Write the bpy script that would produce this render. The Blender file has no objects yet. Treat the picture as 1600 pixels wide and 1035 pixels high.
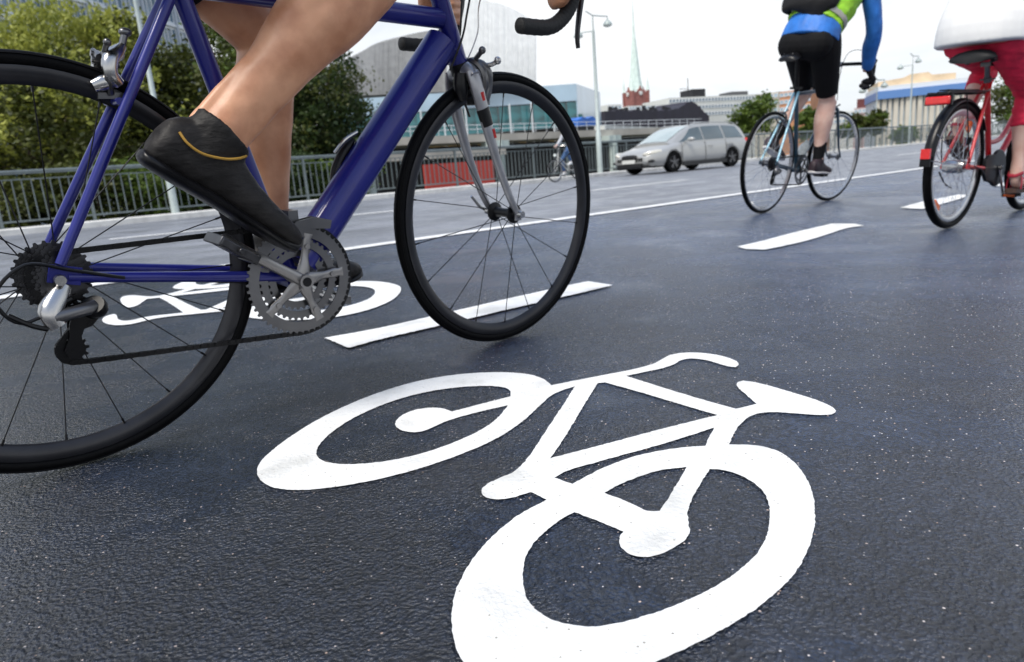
import bpy, bmesh, math, random
from mathutils import Vector, Matrix, Quaternion, noise
V=Vector
random.seed(7)
scene=bpy.context.scene
col=scene.collection
PI=math.pi
def R_(d): return math.radians(d)

# ---------------------------------------------------------------- materials
MATS={}
def _nt(name):
    m=bpy.data.materials.new(name); m.use_nodes=True
    nt=m.node_tree; b=nt.nodes['Principled BSDF']
    return m,nt,b
def mat(name,c,rough=.5,metal=0,var=.12,scale=30,bump=0,bscale=None,coat=0,spec=.5,trans=0,emis=None,alpha=None,stretch=None,bdist=.002,dirt=0):
    if name in MATS: return MATS[name]
    m,nt,b=_nt(name); N=nt.nodes; L=nt.links
    tc=N.new('ShaderNodeTexCoord'); src=tc.outputs['Object']
    if stretch:
        mp=N.new('ShaderNodeMapping'); mp.inputs['Scale'].default_value=stretch; L.new(src,mp.inputs[0]); src=mp.outputs[0]
    n=N.new('ShaderNodeTexNoise'); n.inputs['Scale'].default_value=scale; n.inputs['Detail'].default_value=6; L.new(src,n.inputs['Vector'])
    r=N.new('ShaderNodeValToRGB'); L.new(n.outputs['Fac'],r.inputs[0])
    c=tuple(c[:3])
    r.color_ramp.elements[0].position=.3; r.color_ramp.elements[1].position=.7
    r.color_ramp.elements[0].color=tuple(max(0,x*(1-var)) for x in c)+(1,)
    r.color_ramp.elements[1].color=tuple(min(1,x*(1+var)) for x in c)+(1,)
    out=r.outputs[0]
    if dirt:
        n2=N.new('ShaderNodeTexNoise'); n2.inputs['Scale'].default_value=scale*.23; n2.inputs['Detail'].default_value=8; L.new(src,n2.inputs['Vector'])
        rr=N.new('ShaderNodeMapRange'); rr.inputs[1].default_value=.45; rr.inputs[2].default_value=.75; rr.inputs[4].default_value=dirt; L.new(n2.outputs['Fac'],rr.inputs[0])
        mx=N.new('ShaderNodeMixRGB'); L.new(rr.outputs[0],mx.inputs[0]); L.new(out,mx.inputs[1]); mx.inputs[2].default_value=(c[0]*.35+.01,c[1]*.33+.01,c[2]*.3+.01,1); out=mx.outputs[0]
    L.new(out,b.inputs['Base Color'])
    mr=N.new('ShaderNodeMapRange'); mr.inputs[3].default_value=max(.02,rough*.85); mr.inputs[4].default_value=min(1,rough*1.15); L.new(n.outputs['Fac'],mr.inputs[0]); L.new(mr.outputs[0],b.inputs['Roughness'])
    b.inputs['Metallic'].default_value=metal
    b.inputs['Coat Weight'].default_value=coat; b.inputs['Coat Roughness'].default_value=.08
    b.inputs['Specular IOR Level'].default_value=spec
    b.inputs['Transmission Weight'].default_value=trans
    if emis: b.inputs['Emission Color'].default_value=tuple(emis[:3])+(1,); b.inputs['Emission Strength'].default_value=emis[3]
    if alpha is not None: b.inputs['Alpha'].default_value=alpha
    if bump:
        nb=N.new('ShaderNodeTexNoise'); nb.inputs['Scale'].default_value=bscale or scale*3; nb.inputs['Detail'].default_value=5; L.new(src,nb.inputs['Vector'])
        bp=N.new('ShaderNodeBump'); bp.inputs['Strength'].default_value=bump; bp.inputs['Distance'].default_value=bdist; L.new(nb.outputs['Fac'],bp.inputs['Height']); L.new(bp.outputs[0],b.inputs['Normal'])
    MATS[name]=m; return m

def asphalt(name,dark,light,rough,bstr,speck,wet=.5):
    m,nt,b=_nt(name); N=nt.nodes; L=nt.links
    tc=N.new('ShaderNodeTexCoord'); P=tc.outputs['Object']
    def noi(s,d=6,r=.55):
        n=N.new('ShaderNodeTexNoise'); n.inputs['Scale'].default_value=s; n.inputs['Detail'].default_value=d; n.inputs['Roughness'].default_value=r; L.new(P,n.inputs['Vector']); return n.outputs['Fac']
    def vor(s,f='F1'):
        n=N.new('ShaderNodeTexVoronoi'); n.inputs['Scale'].default_value=s; n.feature=f; L.new(P,n.inputs['Vector']); return n
    def math_(op,a,b_=None,c=None):
        n=N.new('ShaderNodeMath'); n.operation=op
        for i,x in enumerate((a,b_,c)):
            if x is None: continue
            if isinstance(x,(int,float)): n.inputs[i].default_value=x
            else: L.new(x,n.inputs[i])
        return n.outputs[0]
    def rng(x,a,b_,c,d):
        n=N.new('ShaderNodeMapRange'); L.new(x,n.inputs[0])
        for i,v in enumerate((a,b_,c,d)): n.inputs[i+1].default_value=v
        return n.outputs[0]
    v1=vor(175); v2=vor(330); n1=noi(95,8,.7); nL=noi(1.1,4,.5); nM=noi(6,5); nF=noi(37,2); nP=noi(2.3,5,.6); nC=noi(26,6,.7)
    h=math_('ADD',math_('MULTIPLY',rng(v1.outputs['Distance'],0,.75,1,0),.65),math_('MULTIPLY',n1,.9))
    h=math_('ADD',h,math_('MULTIPLY',rng(v2.outputs['Distance'],0,.7,1,0),.3))
    bp=N.new('ShaderNodeBump'); bp.inputs['Distance'].default_value=.0055; L.new(rng(nP,.47,.60,bstr,bstr*.38),bp.inputs['Strength']); L.new(h,bp.inputs['Height']); L.new(bp.outputs[0],b.inputs['Normal'])
    fac=math_('ADD',math_('ADD',math_('MULTIPLY',n1,.42),math_('ADD',math_('MULTIPLY',nM,.13),math_('MULTIPLY',nC,.25))),math_('MULTIPLY',rng(v1.outputs['Distance'],0,.7,1,0),.2))
    cr=N.new('ShaderNodeValToRGB'); L.new(fac,cr.inputs[0]); cr.color_ramp.elements[0].position=.38; cr.color_ramp.elements[1].position=.66
    cr.color_ramp.elements[0].color=dark+(1,); cr.color_ramp.elements[1].color=light+(1,)
    # pale stone chips
    vs=vor(270); wn=N.new('ShaderNodeTexWhiteNoise'); L.new(vs.outputs['Color'],wn.inputs['Vector'])
    near=math_('LESS_THAN',vs.outputs['Distance'],math_('MULTIPLY',nF,.62))
    pick=math_('GREATER_THAN',wn.outputs['Value'],1-speck)
    mx=N.new('ShaderNodeMixRGB'); L.new(math_('MULTIPLY',near,pick),mx.inputs[0]); L.new(cr.outputs[0],mx.inputs[1])
    c2=N.new('ShaderNodeMixRGB'); L.new(wn.outputs['Color'],c2.inputs[0]); c2.inputs[1].default_value=(.75,.77,.8,1); c2.inputs[2].default_value=(.5,.34,.26,1); L.new(c2.outputs[0],mx.inputs[2])
    sp_=N.new('ShaderNodeSeparateXYZ'); L.new(P,sp_.inputs[0])
    # wet sheen painted into the lane colour, paler further along
    sheen=rng(math_('ADD',math_('ADD',math_('MULTIPLY',sp_.outputs[0],.8),math_('MULTIPLY',sp_.outputs[1],.6)),math_('MULTIPLY',nL,.5)),.6,3.6,.85,3.6) if name=='lane_asphalt' else 1.0
    hs=N.new('ShaderNodeMixRGB'); hs.blend_type='MULTIPLY'; hs.inputs[0].default_value=1; L.new(mx.outputs[0],hs.inputs[1]); L.new(math_('MULTIPLY',rng(math_('ADD',math_('MULTIPLY',nL,.6),math_('MULTIPLY',noi(.35,3),.4)),.36,.64,.72,1.35),sheen),hs.inputs[2]); L.new(hs.outputs[0],b.inputs['Base Color'])
    L.new(math_('MULTIPLY',rng(math_('ADD',math_('MULTIPLY',nL,.6),math_('MULTIPLY',n1,.4)),.35,.65,rough*.85,rough*1.2),rng(nP,.47,.60,1.0,.62)),b.inputs['Roughness'])
    b.inputs['Specular IOR Level'].default_value=wet
    MATS[name]=m; return m

def paint_mat(name):
    m,nt,b=_nt(name); N=nt.nodes; L=nt.links
    tc=N.new('ShaderNodeTexCoord'); P=tc.outputs['Object']
    v=N.new('ShaderNodeTexVoronoi'); v.inputs['Scale'].default_value=130; L.new(P,v.inputs['Vector'])
    w=N.new('ShaderNodeTexWhiteNoise'); L.new(v.outputs['Color'],w.inputs['Vector'])
    a=N.new('ShaderNodeMath'); a.operation='LESS_THAN'; L.new(v.outputs['Distance'],a.inputs[0]); a.inputs[1].default_value=.17
    g=N.new('ShaderNodeMath'); g.operation='GREATER_THAN'; L.new(w.outputs['Value'],g.inputs[0]); g.inputs[1].default_value=.90
    mu=N.new('ShaderNodeMath'); mu.operation='MULTIPLY'; L.new(a.outputs[0],mu.inputs[0]); L.new(g.outputs[0],mu.inputs[1])
    n=N.new('ShaderNodeTexNoise'); n.inputs['Scale'].default_value=9; n.inputs['Detail'].default_value=8; L.new(P,n.inputs['Vector'])
    r=N.new('ShaderNodeValToRGB'); L.new(n.outputs['Fac'],r.inputs[0]); r.color_ramp.elements[0].position=.3; r.color_ramp.elements[0].color=(.60,.60,.58,1); r.color_ramp.elements[1].position=.50; r.color_ramp.elements[1].color=(.79,.79,.775,1)
    mx=N.new('ShaderNodeMixRGB'); L.new(mu.outputs[0],mx.inputs[0]); L.new(r.outputs[0],mx.inputs[1]); mx.inputs[2].default_value=(.3,.28,.24,1); L.new(mx.outputs[0],b.inputs['Base Color'])
    b.inputs['Roughness'].default_value=.6
    n2=N.new('ShaderNodeTexNoise'); n2.inputs['Scale'].default_value=150; n2.inputs['Detail'].default_value=6; L.new(P,n2.inputs['Vector'])
    bp=N.new('ShaderNodeBump'); bp.inputs['Strength'].default_value=.8; bp.inputs['Distance'].default_value=.004; L.new(n2.outputs['Fac'],bp.inputs['Height']); L.new(bp.outputs[0],b.inputs['Normal'])
    MATS[name]=m; return m

def leaf_mat(name,c1,c2):
    m,nt,b=_nt(name); N=nt.nodes; L=nt.links
    tc=N.new('ShaderNodeTexCoord'); n=N.new('ShaderNodeTexNoise'); n.inputs['Scale'].default_value=1.3; n.inputs['Detail'].default_value=7; n.inputs['Roughness'].default_value=.75; L.new(tc.outputs['Object'],n.inputs['Vector'])
    r=N.new('ShaderNodeValToRGB'); L.new(n.outputs['Fac'],r.inputs[0]); r.color_ramp.elements[0].position=.36; r.color_ramp.elements[1].position=.64
    r.color_ramp.elements[0].color=c1+(1,); r.color_ramp.elements[1].color=c2+(1,)
    L.new(r.outputs[0],b.inputs['Base Color']); b.inputs['Roughness'].default_value=.5; b.inputs['Specular IOR Level'].default_value=.35
    t=N.new('ShaderNodeBsdfTranslucent'); L.new(r.outputs[0],t.inputs[0]); mx=N.new('ShaderNodeMixShader'); mx.inputs[0].default_value=.3
    L.new(b.outputs[0],mx.inputs[1]); L.new(t.outputs[0],mx.inputs[2]); L.new(mx.outputs[0],N['Material Output'].inputs[0])
    MATS[name]=m; return m

def skin_mat(name,c,dark):
    m,nt,b=_nt(name); N=nt.nodes; L=nt.links
    tc=N.new('ShaderNodeTexCoord'); n=N.new('ShaderNodeTexNoise'); n.inputs['Scale'].default_value=14; n.inputs['Detail'].default_value=8; L.new(tc.outputs['Object'],n.inputs['Vector'])
    r=N.new('ShaderNodeValToRGB'); L.new(n.outputs['Fac'],r.inputs[0]); r.color_ramp.elements[0].position=.36; r.color_ramp.elements[1].position=.62
    r.color_ramp.elements[0].color=dark+(1,); r.color_ramp.elements[1].color=c+(1,); L.new(r.outputs[0],b.inputs['Base Color'])
    b.inputs['Roughness'].default_value=.40; b.inputs['Subsurface Weight'].default_value=.08; b.inputs['Subsurface Radius'].default_value=(.6,.25,.12); b.inputs['Subsurface Scale'].default_value=.012
    n2=N.new('ShaderNodeTexNoise'); n2.inputs['Scale'].default_value=420; n2.inputs['Detail'].default_value=3; L.new(tc.outputs['Object'],n2.inputs['Vector'])
    n3=N.new('ShaderNodeTexNoise'); n3.inputs['Scale'].default_value=30; L.new(tc.outputs['Object'],n3.inputs['Vector'])
    ad=N.new('ShaderNodeMath'); ad.operation='MULTIPLY_ADD'; L.new(n3.outputs['Fac'],ad.inputs[0]); ad.inputs[1].default_value=2.5; L.new(n2.outputs['Fac'],ad.inputs[2])
    bp=N.new('ShaderNodeBump'); bp.inputs['Strength'].default_value=.25; bp.inputs['Distance'].default_value=.001; L.new(ad.outputs[0],bp.inputs['Height']); L.new(bp.outputs[0],b.inputs['Normal'])
    MATS[name]=m; return m

# ---------------------------------------------------------------- mesh builder
def frames(pts,closed=False):
    n=len(pts); T=[]
    for i in range(n):
        if closed: t=pts[(i+1)%n]-pts[i-1]
        else: t=pts[min(i+1,n-1)]-pts[max(i-1,0)]
        T.append(t.normalized() if t.length>1e-9 else V((0,0,1)))
    a=T[0].orthogonal().normalized(); out=[]
    for i in range(n):
        if i:
            q=T[i-1].rotation_difference(T[i]); a=q@a
            a=(a-T[i]*a.dot(T[i])).normalized()
        out.append((T[i],a.copy(),T[i].cross(a)))
    return out
def cat(pts,k=4):
    "Catmull-Rom resample of a list of tuples (any length)"
    out=[]; n=len(pts)
    for i in range(n-1):
        p0=pts[max(i-1,0)];p1=pts[i];p2=pts[i+1];p3=pts[min(i+2,n-1)]
        for j in range(k):
            t=j/k
            out.append(tuple(.5*((2*b)+(-a+c)*t+(2*a-5*b+4*c-d)*t*t+(-a+3*b-3*c+d)*t**3) for a,b,c,d in zip(p0,p1,p2,p3)))
    out.append(tuple(pts[-1])); return out
class MB:
    def __init__(s): s.v=[];s.f=[];s.m=[];s.cur=0
    def add(s,vs,fs):
        o=len(s.v); s.v+= [tuple(x) for x in vs]; s.f+=[tuple(i+o for i in f) for f in fs]; s.m+=[s.cur]*len(fs); return s
    def tube(s,pts,r,n=10,closed=False,cap=True,flat=None):
        pts=[V(p) for p in pts]; N=len(pts); r=r if isinstance(r,(list,tuple)) else [r]*N
        fr=frames(pts,closed); vs=[];fs=[]
        for p,(t,a,b),q in zip(pts,fr,r):
            for k in range(n):
                an=2*PI*k/n; vs.append(p+a*(q*math.cos(an))+b*(q*math.sin(an)))
        M=N if closed else N-1
        for i in range(M):
            j=(i+1)%N
            for k in range(n):
                l=(k+1)%n; fs.append((i*n+k,i*n+l,j*n+l,j*n+k))
        if cap and not closed: fs.append(tuple(range(n-1,-1,-1))); fs.append(tuple((N-1)*n+k for k in range(n)))
        return s.add(vs,fs)
    def ell(s,pts,ref,n=16,k=4):
        "pts: (x,y,z,ra,rb[,off]) with ra along ref (perpendicularised), rb across"
        P=cat(pts,k); c=[V(p[:3]) for p in P]; ref=V(ref); vs=[];fs=[];N=len(P)
        for i,p in enumerate(P):
            t=(c[min(i+1,N-1)]-c[max(i-1,0)]).normalized(); a=(ref-t*ref.dot(t)).normalized(); b=t.cross(a)
            for q in range(n):
                an=2*PI*q/n; vs.append(c[i]+a*(p[3]*math.cos(an))+b*(p[4]*math.sin(an)))
        for i in range(N-1):
            for q in range(n):
                l=(q+1)%n; fs.append((i*n+q,i*n+l,(i+1)*n+l,(i+1)*n+q))
        fs.append(tuple(range(n-1,-1,-1))); fs.append(tuple((N-1)*n+q for q in range(n)))
        return s.add(vs,fs)
    def box(s,c,sz,M=None):
        c=V(c); x,y,z=[q/2 for q in sz]; vs=[V((a*x,b*y,d*z)) for a in(-1,1) for b in(-1,1) for d in(-1,1)]
        if M is not None: vs=[M@q for q in vs]
        return s.add([q+c for q in vs],[(0,1,3,2),(4,6,7,5),(0,4,5,1),(2,3,7,6),(0,2,6,4),(1,5,7,3)])
    def beam(s,a,b,w,h,up=(0,0,1)):
        a=V(a);b=V(b);t=(b-a); L=t.length; t.normalize(); u=V(up); u=(u-t*u.dot(t)).normalized(); sd=t.cross(u)
        M=Matrix((t,sd,u)).transposed(); return s.box((a+b)/2,(L,w,h),M)
    def lathe(s,prof,c=(0,0,0),axis=(0,1,0),n=32,closed=False):
        "prof: (radius, along axis)"
        c=V(c);ax=V(axis).normalized();a=ax.orthogonal().normalized();b=ax.cross(a);vs=[];fs=[];m=len(prof)
        for k in range(n):
            an=2*PI*k/n; d=a*math.cos(an)+b*math.sin(an)
            for r,z in prof: vs.append(c+d*r+ax*z)
        for k in range(n):
            l=(k+1)%n
            for i in range(m if closed else m-1):
                j=(i+1)%m; fs.append((k*m+i,k*m+j,l*m+j,l*m+i))
        return s.add(vs,fs)
    def ball(s,c,r,n=14,m=9,M=None):
        c=V(c); r=(r,r,r) if isinstance(r,(int,float)) else r; vs=[];fs=[]
        for i in range(m+1):
            th=PI*i/m
            for k in range(n):
                an=2*PI*k/n; p=V((r[0]*math.sin(th)*math.cos(an),r[1]*math.sin(th)*math.sin(an),r[2]*math.cos(th)))
                if M is not None: p=M@p
                vs.append(c+p)
        for i in range(m):
            for k in range(n):
                l=(k+1)%n; fs.append((i*n+k,(i+1)*n+k,(i+1)*n+l,i*n+l))
        return s.add(vs,fs)
    def prism(s,poly,a,b,f):
        "poly 2d, extruded between a and b; f(x,y,h)->3D"
        n=len(poly); vs=[f(x,y,a) for x,y in poly]+[f(x,y,b) for x,y in poly]
        fs=[tuple(range(n-1,-1,-1)),tuple(range(n,2*n))]+[(i,(i+1)%n,n+(i+1)%n,n+i) for i in range(n)]
        return s.add(vs,fs)
    def mesh(s,name='m'):
        me=bpy.data.meshes.new(name); me.from_pydata([tuple(v) for v in s.v],[],s.f); me.update(); return me
    def build(s,name,m,parent=None,smooth=35,fix=True,loc=None):
        me=s.mesh(name)
        if fix:
            bm=bmesh.new(); bm.from_mesh(me); bmesh.ops.recalc_face_normals(bm,faces=bm.faces); bm.to_mesh(me); bm.free()
        ms=m if isinstance(m,(list,tuple)) else [m]
        for q in ms: me.materials.append(q)
        if len(ms)>1: me.polygons.foreach_set('material_index',s.m)
        if smooth:
            me.polygons.foreach_set('use_smooth',[True]*len(me.polygons)); me.set_sharp_from_angle(angle=R_(smooth))
        o=bpy.data.objects.new(name,me); col.objects.link(o)
        if parent: o.parent=parent
        if loc: o.location=loc
        return o
    def fuse(s,name,m,parent=None,voxel=.006,it=6,disp=None):
        me=s.mesh(name); bm=bmesh.new(); bm.from_mesh(me); bmesh.ops.recalc_face_normals(bm,faces=bm.faces); bm.to_mesh(me); bm.free()
        o=bpy.data.objects.new('tmp_fuse',me); col.objects.link(o)
        r=o.modifiers.new('r','REMESH'); r.mode='VOXEL'; r.voxel_size=voxel; r.adaptivity=0
        q=o.modifiers.new('s','SMOOTH'); q.iterations=it; q.factor=.5
        dg=bpy.context.evaluated_depsgraph_get(); ev=o.evaluated_get(dg); nm=bpy.data.meshes.new_from_object(ev)
        bpy.data.objects.remove(o)
        if disp:
            amp,sc,st=disp
            nm.update(); nrm=[v.normal.copy() for v in nm.vertices]
            for v,nv in zip(nm.vertices,nrm):
                p=V((v.co.x*st[0],v.co.y*st[1],v.co.z*st[2]))*sc
                v.co+=nv*(amp*(noise.noise(p)+.4*noise.noise(p*2.3)))
        nm.name=name; nm.materials.clear(); nm.materials.append(m)
        nm.polygons.foreach_set('use_smooth',[True]*len(nm.polygons)); nm.update()
        n=bpy.data.objects.new(name,nm); col.objects.link(n)
        if parent: n.parent=parent
        return n
def tag(o,label=None,cat=None,group=None,kind=None):
    if label: o['label']=label
    if cat: o['category']=cat
    if group: o['group']=group
    if kind: o['kind']=kind
    return o
def empty(name,loc,label,cat,group=None,rz=0,M=None):
    o=bpy.data.objects.new(name,None); col.objects.link(o); o.empty_display_size=.2
    if M is not None: o.matrix_world=M
    else: o.location=loc; o.rotation_euler=(0,0,rz)
    return tag(o,label,cat,group)

# ---------------------------------------------------------------- palette
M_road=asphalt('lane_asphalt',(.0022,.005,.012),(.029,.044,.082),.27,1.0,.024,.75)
M_road2=asphalt('carriageway_asphalt',(.12,.128,.15),(.33,.345,.37),.5,.6,.10,.5)
M_paint=paint_mat('road_paint')
M_conc=mat('pale_concrete',(.66,.65,.62),.85,var=.15,scale=6,bump=.3,bscale=60,dirt=.2)
M_rail=mat('rail_paint',(.15,.18,.185),.45,.2,var=.15,scale=9,dirt=.3)
M_tyre=mat('tyre_rubber',(.0035,.0035,.004),.48,var=.3,scale=60,bump=.3,bscale=300,spec=.08)
M_rimd=mat('dark_rim',(.03,.03,.034),.3,.5,var=.2,scale=20)
M_rims=mat('silver_rim',(.55,.55,.56),.28,.9,var=.08,scale=20)
M_spoke=mat('dark_spoke',(.03,.03,.032),.3,.8)
M_spokes=mat('steel_spoke',(.6,.6,.6),.25,1)
M_black=mat('black_parts',(.005,.005,.006),.33,.0,var=.3,scale=40,spec=.28)
M_steel=mat('dark_steel',(.07,.07,.075),.36,.9,var=.3,scale=50,dirt=.5)
M_alu=mat('brushed_alloy',(.50,.49,.48),.24,1,var=.07,scale=14)
M_alud=mat('grey_alloy',(.15,.15,.155),.3,.9,var=.2,scale=12)
M_blue=mat('blue_lacquer',(.009,.0125,.18),.34,.1,var=.12,scale=8,coat=.5,dirt=.1,spec=.35)
M_forkg=mat('silver_carbon_fork',(.34,.34,.36),.3,.6,var=.15,scale=20,coat=.5,dirt=.2)
M_crank=mat('satin_crank_alloy',(.30,.29,.285),.36,.85,var=.1,scale=10)
M_redd=mat('red_decal',(.5,.02,.02),.35)
M_tape=mat('bar_tape',(.012,.012,.012),.7,var=.3,scale=60,bump=.6,bscale=200)
# ---------------------------------------------------------------- bicycle parts (local frame: X forward, Y left, Z up, origin under the rear hub)
def wheel(root,u,R,mi,rin,rimm,spm,nsp,hubm,hw=.035,steer=0,name='wheel',rot=0.0,cross=0.0,gold=None):
    b=MB(); ro=R-2*mi+.003; hwid=.0105
    b.lathe([(ro,-hwid),(ro,hwid),(ro-.006,hwid+.0015),(rin+.012,hwid-.001),(rin+.003,.004),(rin,0),(rin+.003,-.004),(rin+.012,-hwid+.001),(ro-.006,-hwid-.0015)],n=96,closed=True)
    w=b.build(name,rimm,root,loc=(u,0,R),smooth=40); w.rotation_euler=(0,rot,steer)
    t=MB(); prof=[]
    for k in range(16):
        a=2*PI*k/16; prof.append((R-mi+mi*math.cos(a)*(1.0 if math.cos(a)<.92 else 1.02),mi*1.0*math.sin(a)))
    t.lathe(prof,n=120,closed=True)
    for s in(-1,1): t.lathe([(R-mi*.55,s*mi*.86),(R-mi*.42,s*mi*1.0),(R-mi*.3,s*mi*.86)],n=120)
    t.build('tyre',M_tyre,w,smooth=50)
    sp=MB()
    for k in range(nsp):
        a=2*PI*k/nsp; s=1 if k%2 else -1; off=cross*(1 if (k//2)%2 else -1)
        rb=.02
        p0=V((rb*math.cos(a+off),s*hw,rb*math.sin(a+off))); p1=V(((rin+.004)*math.cos(a),s*.002,(rin+.004)*math.sin(a)))
        sp.tube([p0,p1],.0011,n=5)
        d=(p1-p0).normalized(); sp.tube([p1-d*.013,p1],.0021,n=6)
    sp.build('spokes',spm,w)
    h=MB(); h.lathe([(.0,-hw-.012),(.009,-hw-.012),(.012,-hw-.006),(.024,-hw-.003),(.024,-hw+.001),(.013,-hw+.006),(.011,0),(.013,hw-.006),(.024,hw-.001),(.024,hw+.003),(.012,hw+.006),(.009,hw+.012),(0,hw+.012)],n=24)
    h.build('hub',hubm,w)
    vl=MB(); vl.tube([(.05*0+math.cos(2.2)*(rin-.03),0,math.sin(2.2)*(rin-.03)),(math.cos(2.2)*rin,0,math.sin(2.2)*rin)],.0028,n=8); vl.build('valve',M_steel,w)
    return w
def gear(b,c,rad,teeth,th,rin,n_arm=0,depth=.0045,ax=(0,1,0)):
    "toothed ring standing in the XZ plane"
    c=V(c); out=[];
    for k in range(teeth):
        for da,r in((-.3,rad-depth),(-.14,rad),(.14,rad),(.3,rad-depth)):
            a=2*PI*(k+da)/teeth; out.append((r*math.cos(a),r*math.sin(a)))
    n=len(out); inn=[(rin*math.cos(math.atan2(y,x)),rin*math.sin(math.atan2(y,x))) for x,y in out]
    vs=[]
    for s in(-th/2,th/2):
        vs+=[c+V((x,s,z)) for x,z in out]; vs+=[c+V((x,s,z)) for x,z in inn]
    fs=[]
    for i in range(n):
        j=(i+1)%n
        fs+=[(i,j,n+j,n+i),(2*n+i,3*n+i,3*n+j,2*n+j),(i,2*n+i,2*n+j,j),(n+i,n+j,3*n+j,3*n+i)]
    b.add(vs,fs)
def chain_path(b,pts,y,pitch=.0127,w=.0055,h=.0085,R=.335):
    P=[V((p[0],y,p[1]+R)) for p in pts]; d=[0]
    for i in range(1,len(P)): d.append(d[-1]+(P[i]-P[i-1]).length)
    def at(s):
        for i in range(1,len(P)):
            if s<=d[i]: return P[i-1].lerp(P[i],(s-d[i-1])/max(1e-9,d[i]-d[i-1]))
        return P[-1]
    n=int(d[-1]/pitch)
    for k in range(n):
        a=at(k*pitch); c=at((k+1)*pitch); ww=w if k%2 else w*.62
        for s in(-1,1): b.beam(a+V((0,s*ww/2,0)),c+V((0,s*ww/2,0)),.0011,h,up=(0,0,1) if abs((c-a).normalized().z)<.9 else (1,0,0))
        b.tube([a+V((0,-.0045,0)),a+V((0,.0045,0))],.0037,n=8)
def arc(c,r,a0,a1,n=14): return [(c[0]+r*math.cos(R_(a0+(a1-a0)*i/n)),c[1]+r*math.sin(R_(a0+(a1-a0)*i/n))) for i in range(n+1)]
def saddle(root,c,Ln,W,m,tilt=0,name='saddle',tk=1.0):
    "c: middle of the top; Ln length; W width at the rear"
    b=MB(); st=[(-.5,.55,.0),(-.46,.86,.004),(-.36,1.0,.006),(-.22,.86,.003),(-.08,.5,-.004),(.1,.27,-.006),(.3,.2,-.004),(.45,.16,-.006),(.5,.09,-.012)]
    vs=[];fs=[];n=14
    for x,wf,dz in st:
        hw=W/2*wf; th=(.034 if x<0 else .024)*tk
        for k in range(n):
            a=2*PI*k/n; cy=math.cos(a); sz=math.sin(a)
            z=sz*th/2*(1 if sz>0 else .75)-(abs(cy)**3)*.013
            vs.append(V((c[0]+x*Ln,cy*hw,c[2]+dz+z-th/2+x*tilt)))
    for i in range(len(st)-1):
        for k in range(n):
            l=(k+1)%n; fs.append((i*n+k,i*n+l,(i+1)*n+l,(i+1)*n+k))
    fs.append(tuple(range(n))); fs.append(tuple((len(st)-1)*n+k for k in range(n)))
    b.add(vs,fs); s=b.build(name,m,root,smooth=60)
    r=MB()
    for sy in(-1,1): r.tube([(c[0]-Ln*.42,sy*.03,c[2]-.03),(c[0]-Ln*.2,sy*.022,c[2]-.052),(c[0]+Ln*.15,sy*.02,c[2]-.052),(c[0]+Ln*.42,sy*.006,c[2]-.026)],.0038,n=8)
    r.build('saddle_rail',M_steel,s)
    return s
def caliper(root,c,up,m=None,s=1.0,front=1):
    "dual pivot brake; c = bolt point, up = unit vector along the fork/stay in XZ"
    b=MB(); up=V(up); f=V((up.z,0,-up.x))*front; c=V(c)+f*.028*s
    def P(y,z,d=0): return c+V((0,y*s,0))+up*(z*s)+f*(d*s)
    for sg in(-1,1):
        p=[P(-sg*.012,.012,.004*sg),P(sg*.018,.02,.003*sg),P(sg*.036,.002,0),P(sg*.038,-.025,-.004),P(sg*.027,-.05,-.012)]
        b.tube([V(q) for q in cat([tuple(x) for x in p],4)],[.008*s]*6+[.0075*s]*7+[.006*s]*4,n=8)
        b.box(P(sg*.021,-.052,-.016),(.05*s,.009*s,.011*s))
    b.tube([P(.0,.008,-.03),P(0,.008,.016)],.006*s,n=12); b.tube([P(.018,.02,-.01),P(.018,.02,.014)],.006*s,n=12)
    b.tube([P(-.018,.02,0),P(-.046,.036,.002)],.0048*s,n=8); b.tube([P(.02,.02,0),P(.046,.03,.004)],.0048*s,n=8)
    b.ball(P(-.047,.037,.002),.007*s); b.lathe([(0,-.006),(.008*s,-.006),(.009*s,.004),(0,.006)],c=P(.038,-.018,.006),axis=f,n=14)
    o=b.build('brake_caliper',m or M_alud,root)
    return o
def pedal(root,c,m,tilt=0,flat=False):
    b=MB(); c=V(c); sgn=-1 if c.y<0 else 1
    M=Matrix.Rotation(tilt,3,'Y')
    b.tube([c-V((0,sgn*.03,0)),c+V((0,sgn*.045,0))],.006,n=10)
    for x in(-.034,.034): b.box(c+M@V((x,0,0)),(.007,.07,.018),M)
    for y in(-.032,.034): b.box(c+M@V((0,y,0)),(.07,.007,.014),M)
    b.box(c,(.03,.05,.016),M)
    return b.build('pedal',m,root)
def crank(root,bb,y,ang,ln,m,name='crank_arm',R=.335):
    b=MB(); c=V((bb[0],y,bb[1]+R)); d=V((math.cos(ang),0,math.sin(ang))); sg=-1 if y<0 else 1
    e=c+d*ln+V((0,sg*.018,0)); n=V((-d.z,0,d.x)); secs=[(0,.019,.011),(.02,.016,.010),(.05,.012,.008),(.5,.010,.0065),(.9,.0115,.0065),(.97,.014,.007),(1.03,.013,.007),(1.07,.007,.005)]
    b.ell([tuple(c.lerp(e,t))+(a,q) for t,a,q in secs],n,n=14,k=3)
    b.tube([c-V((0,.0,0)),c+V((0,sg*.016,0))],.014,n=20)
    o=b.build(name,m,root,smooth=50)
    k=MB(); k.tube([c+V((0,sg*.0155,0)),c+V((0,sg*.0175,0))],.009,n=16); k.build('crank_bolt',M_black,o)
    return o,e
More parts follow.
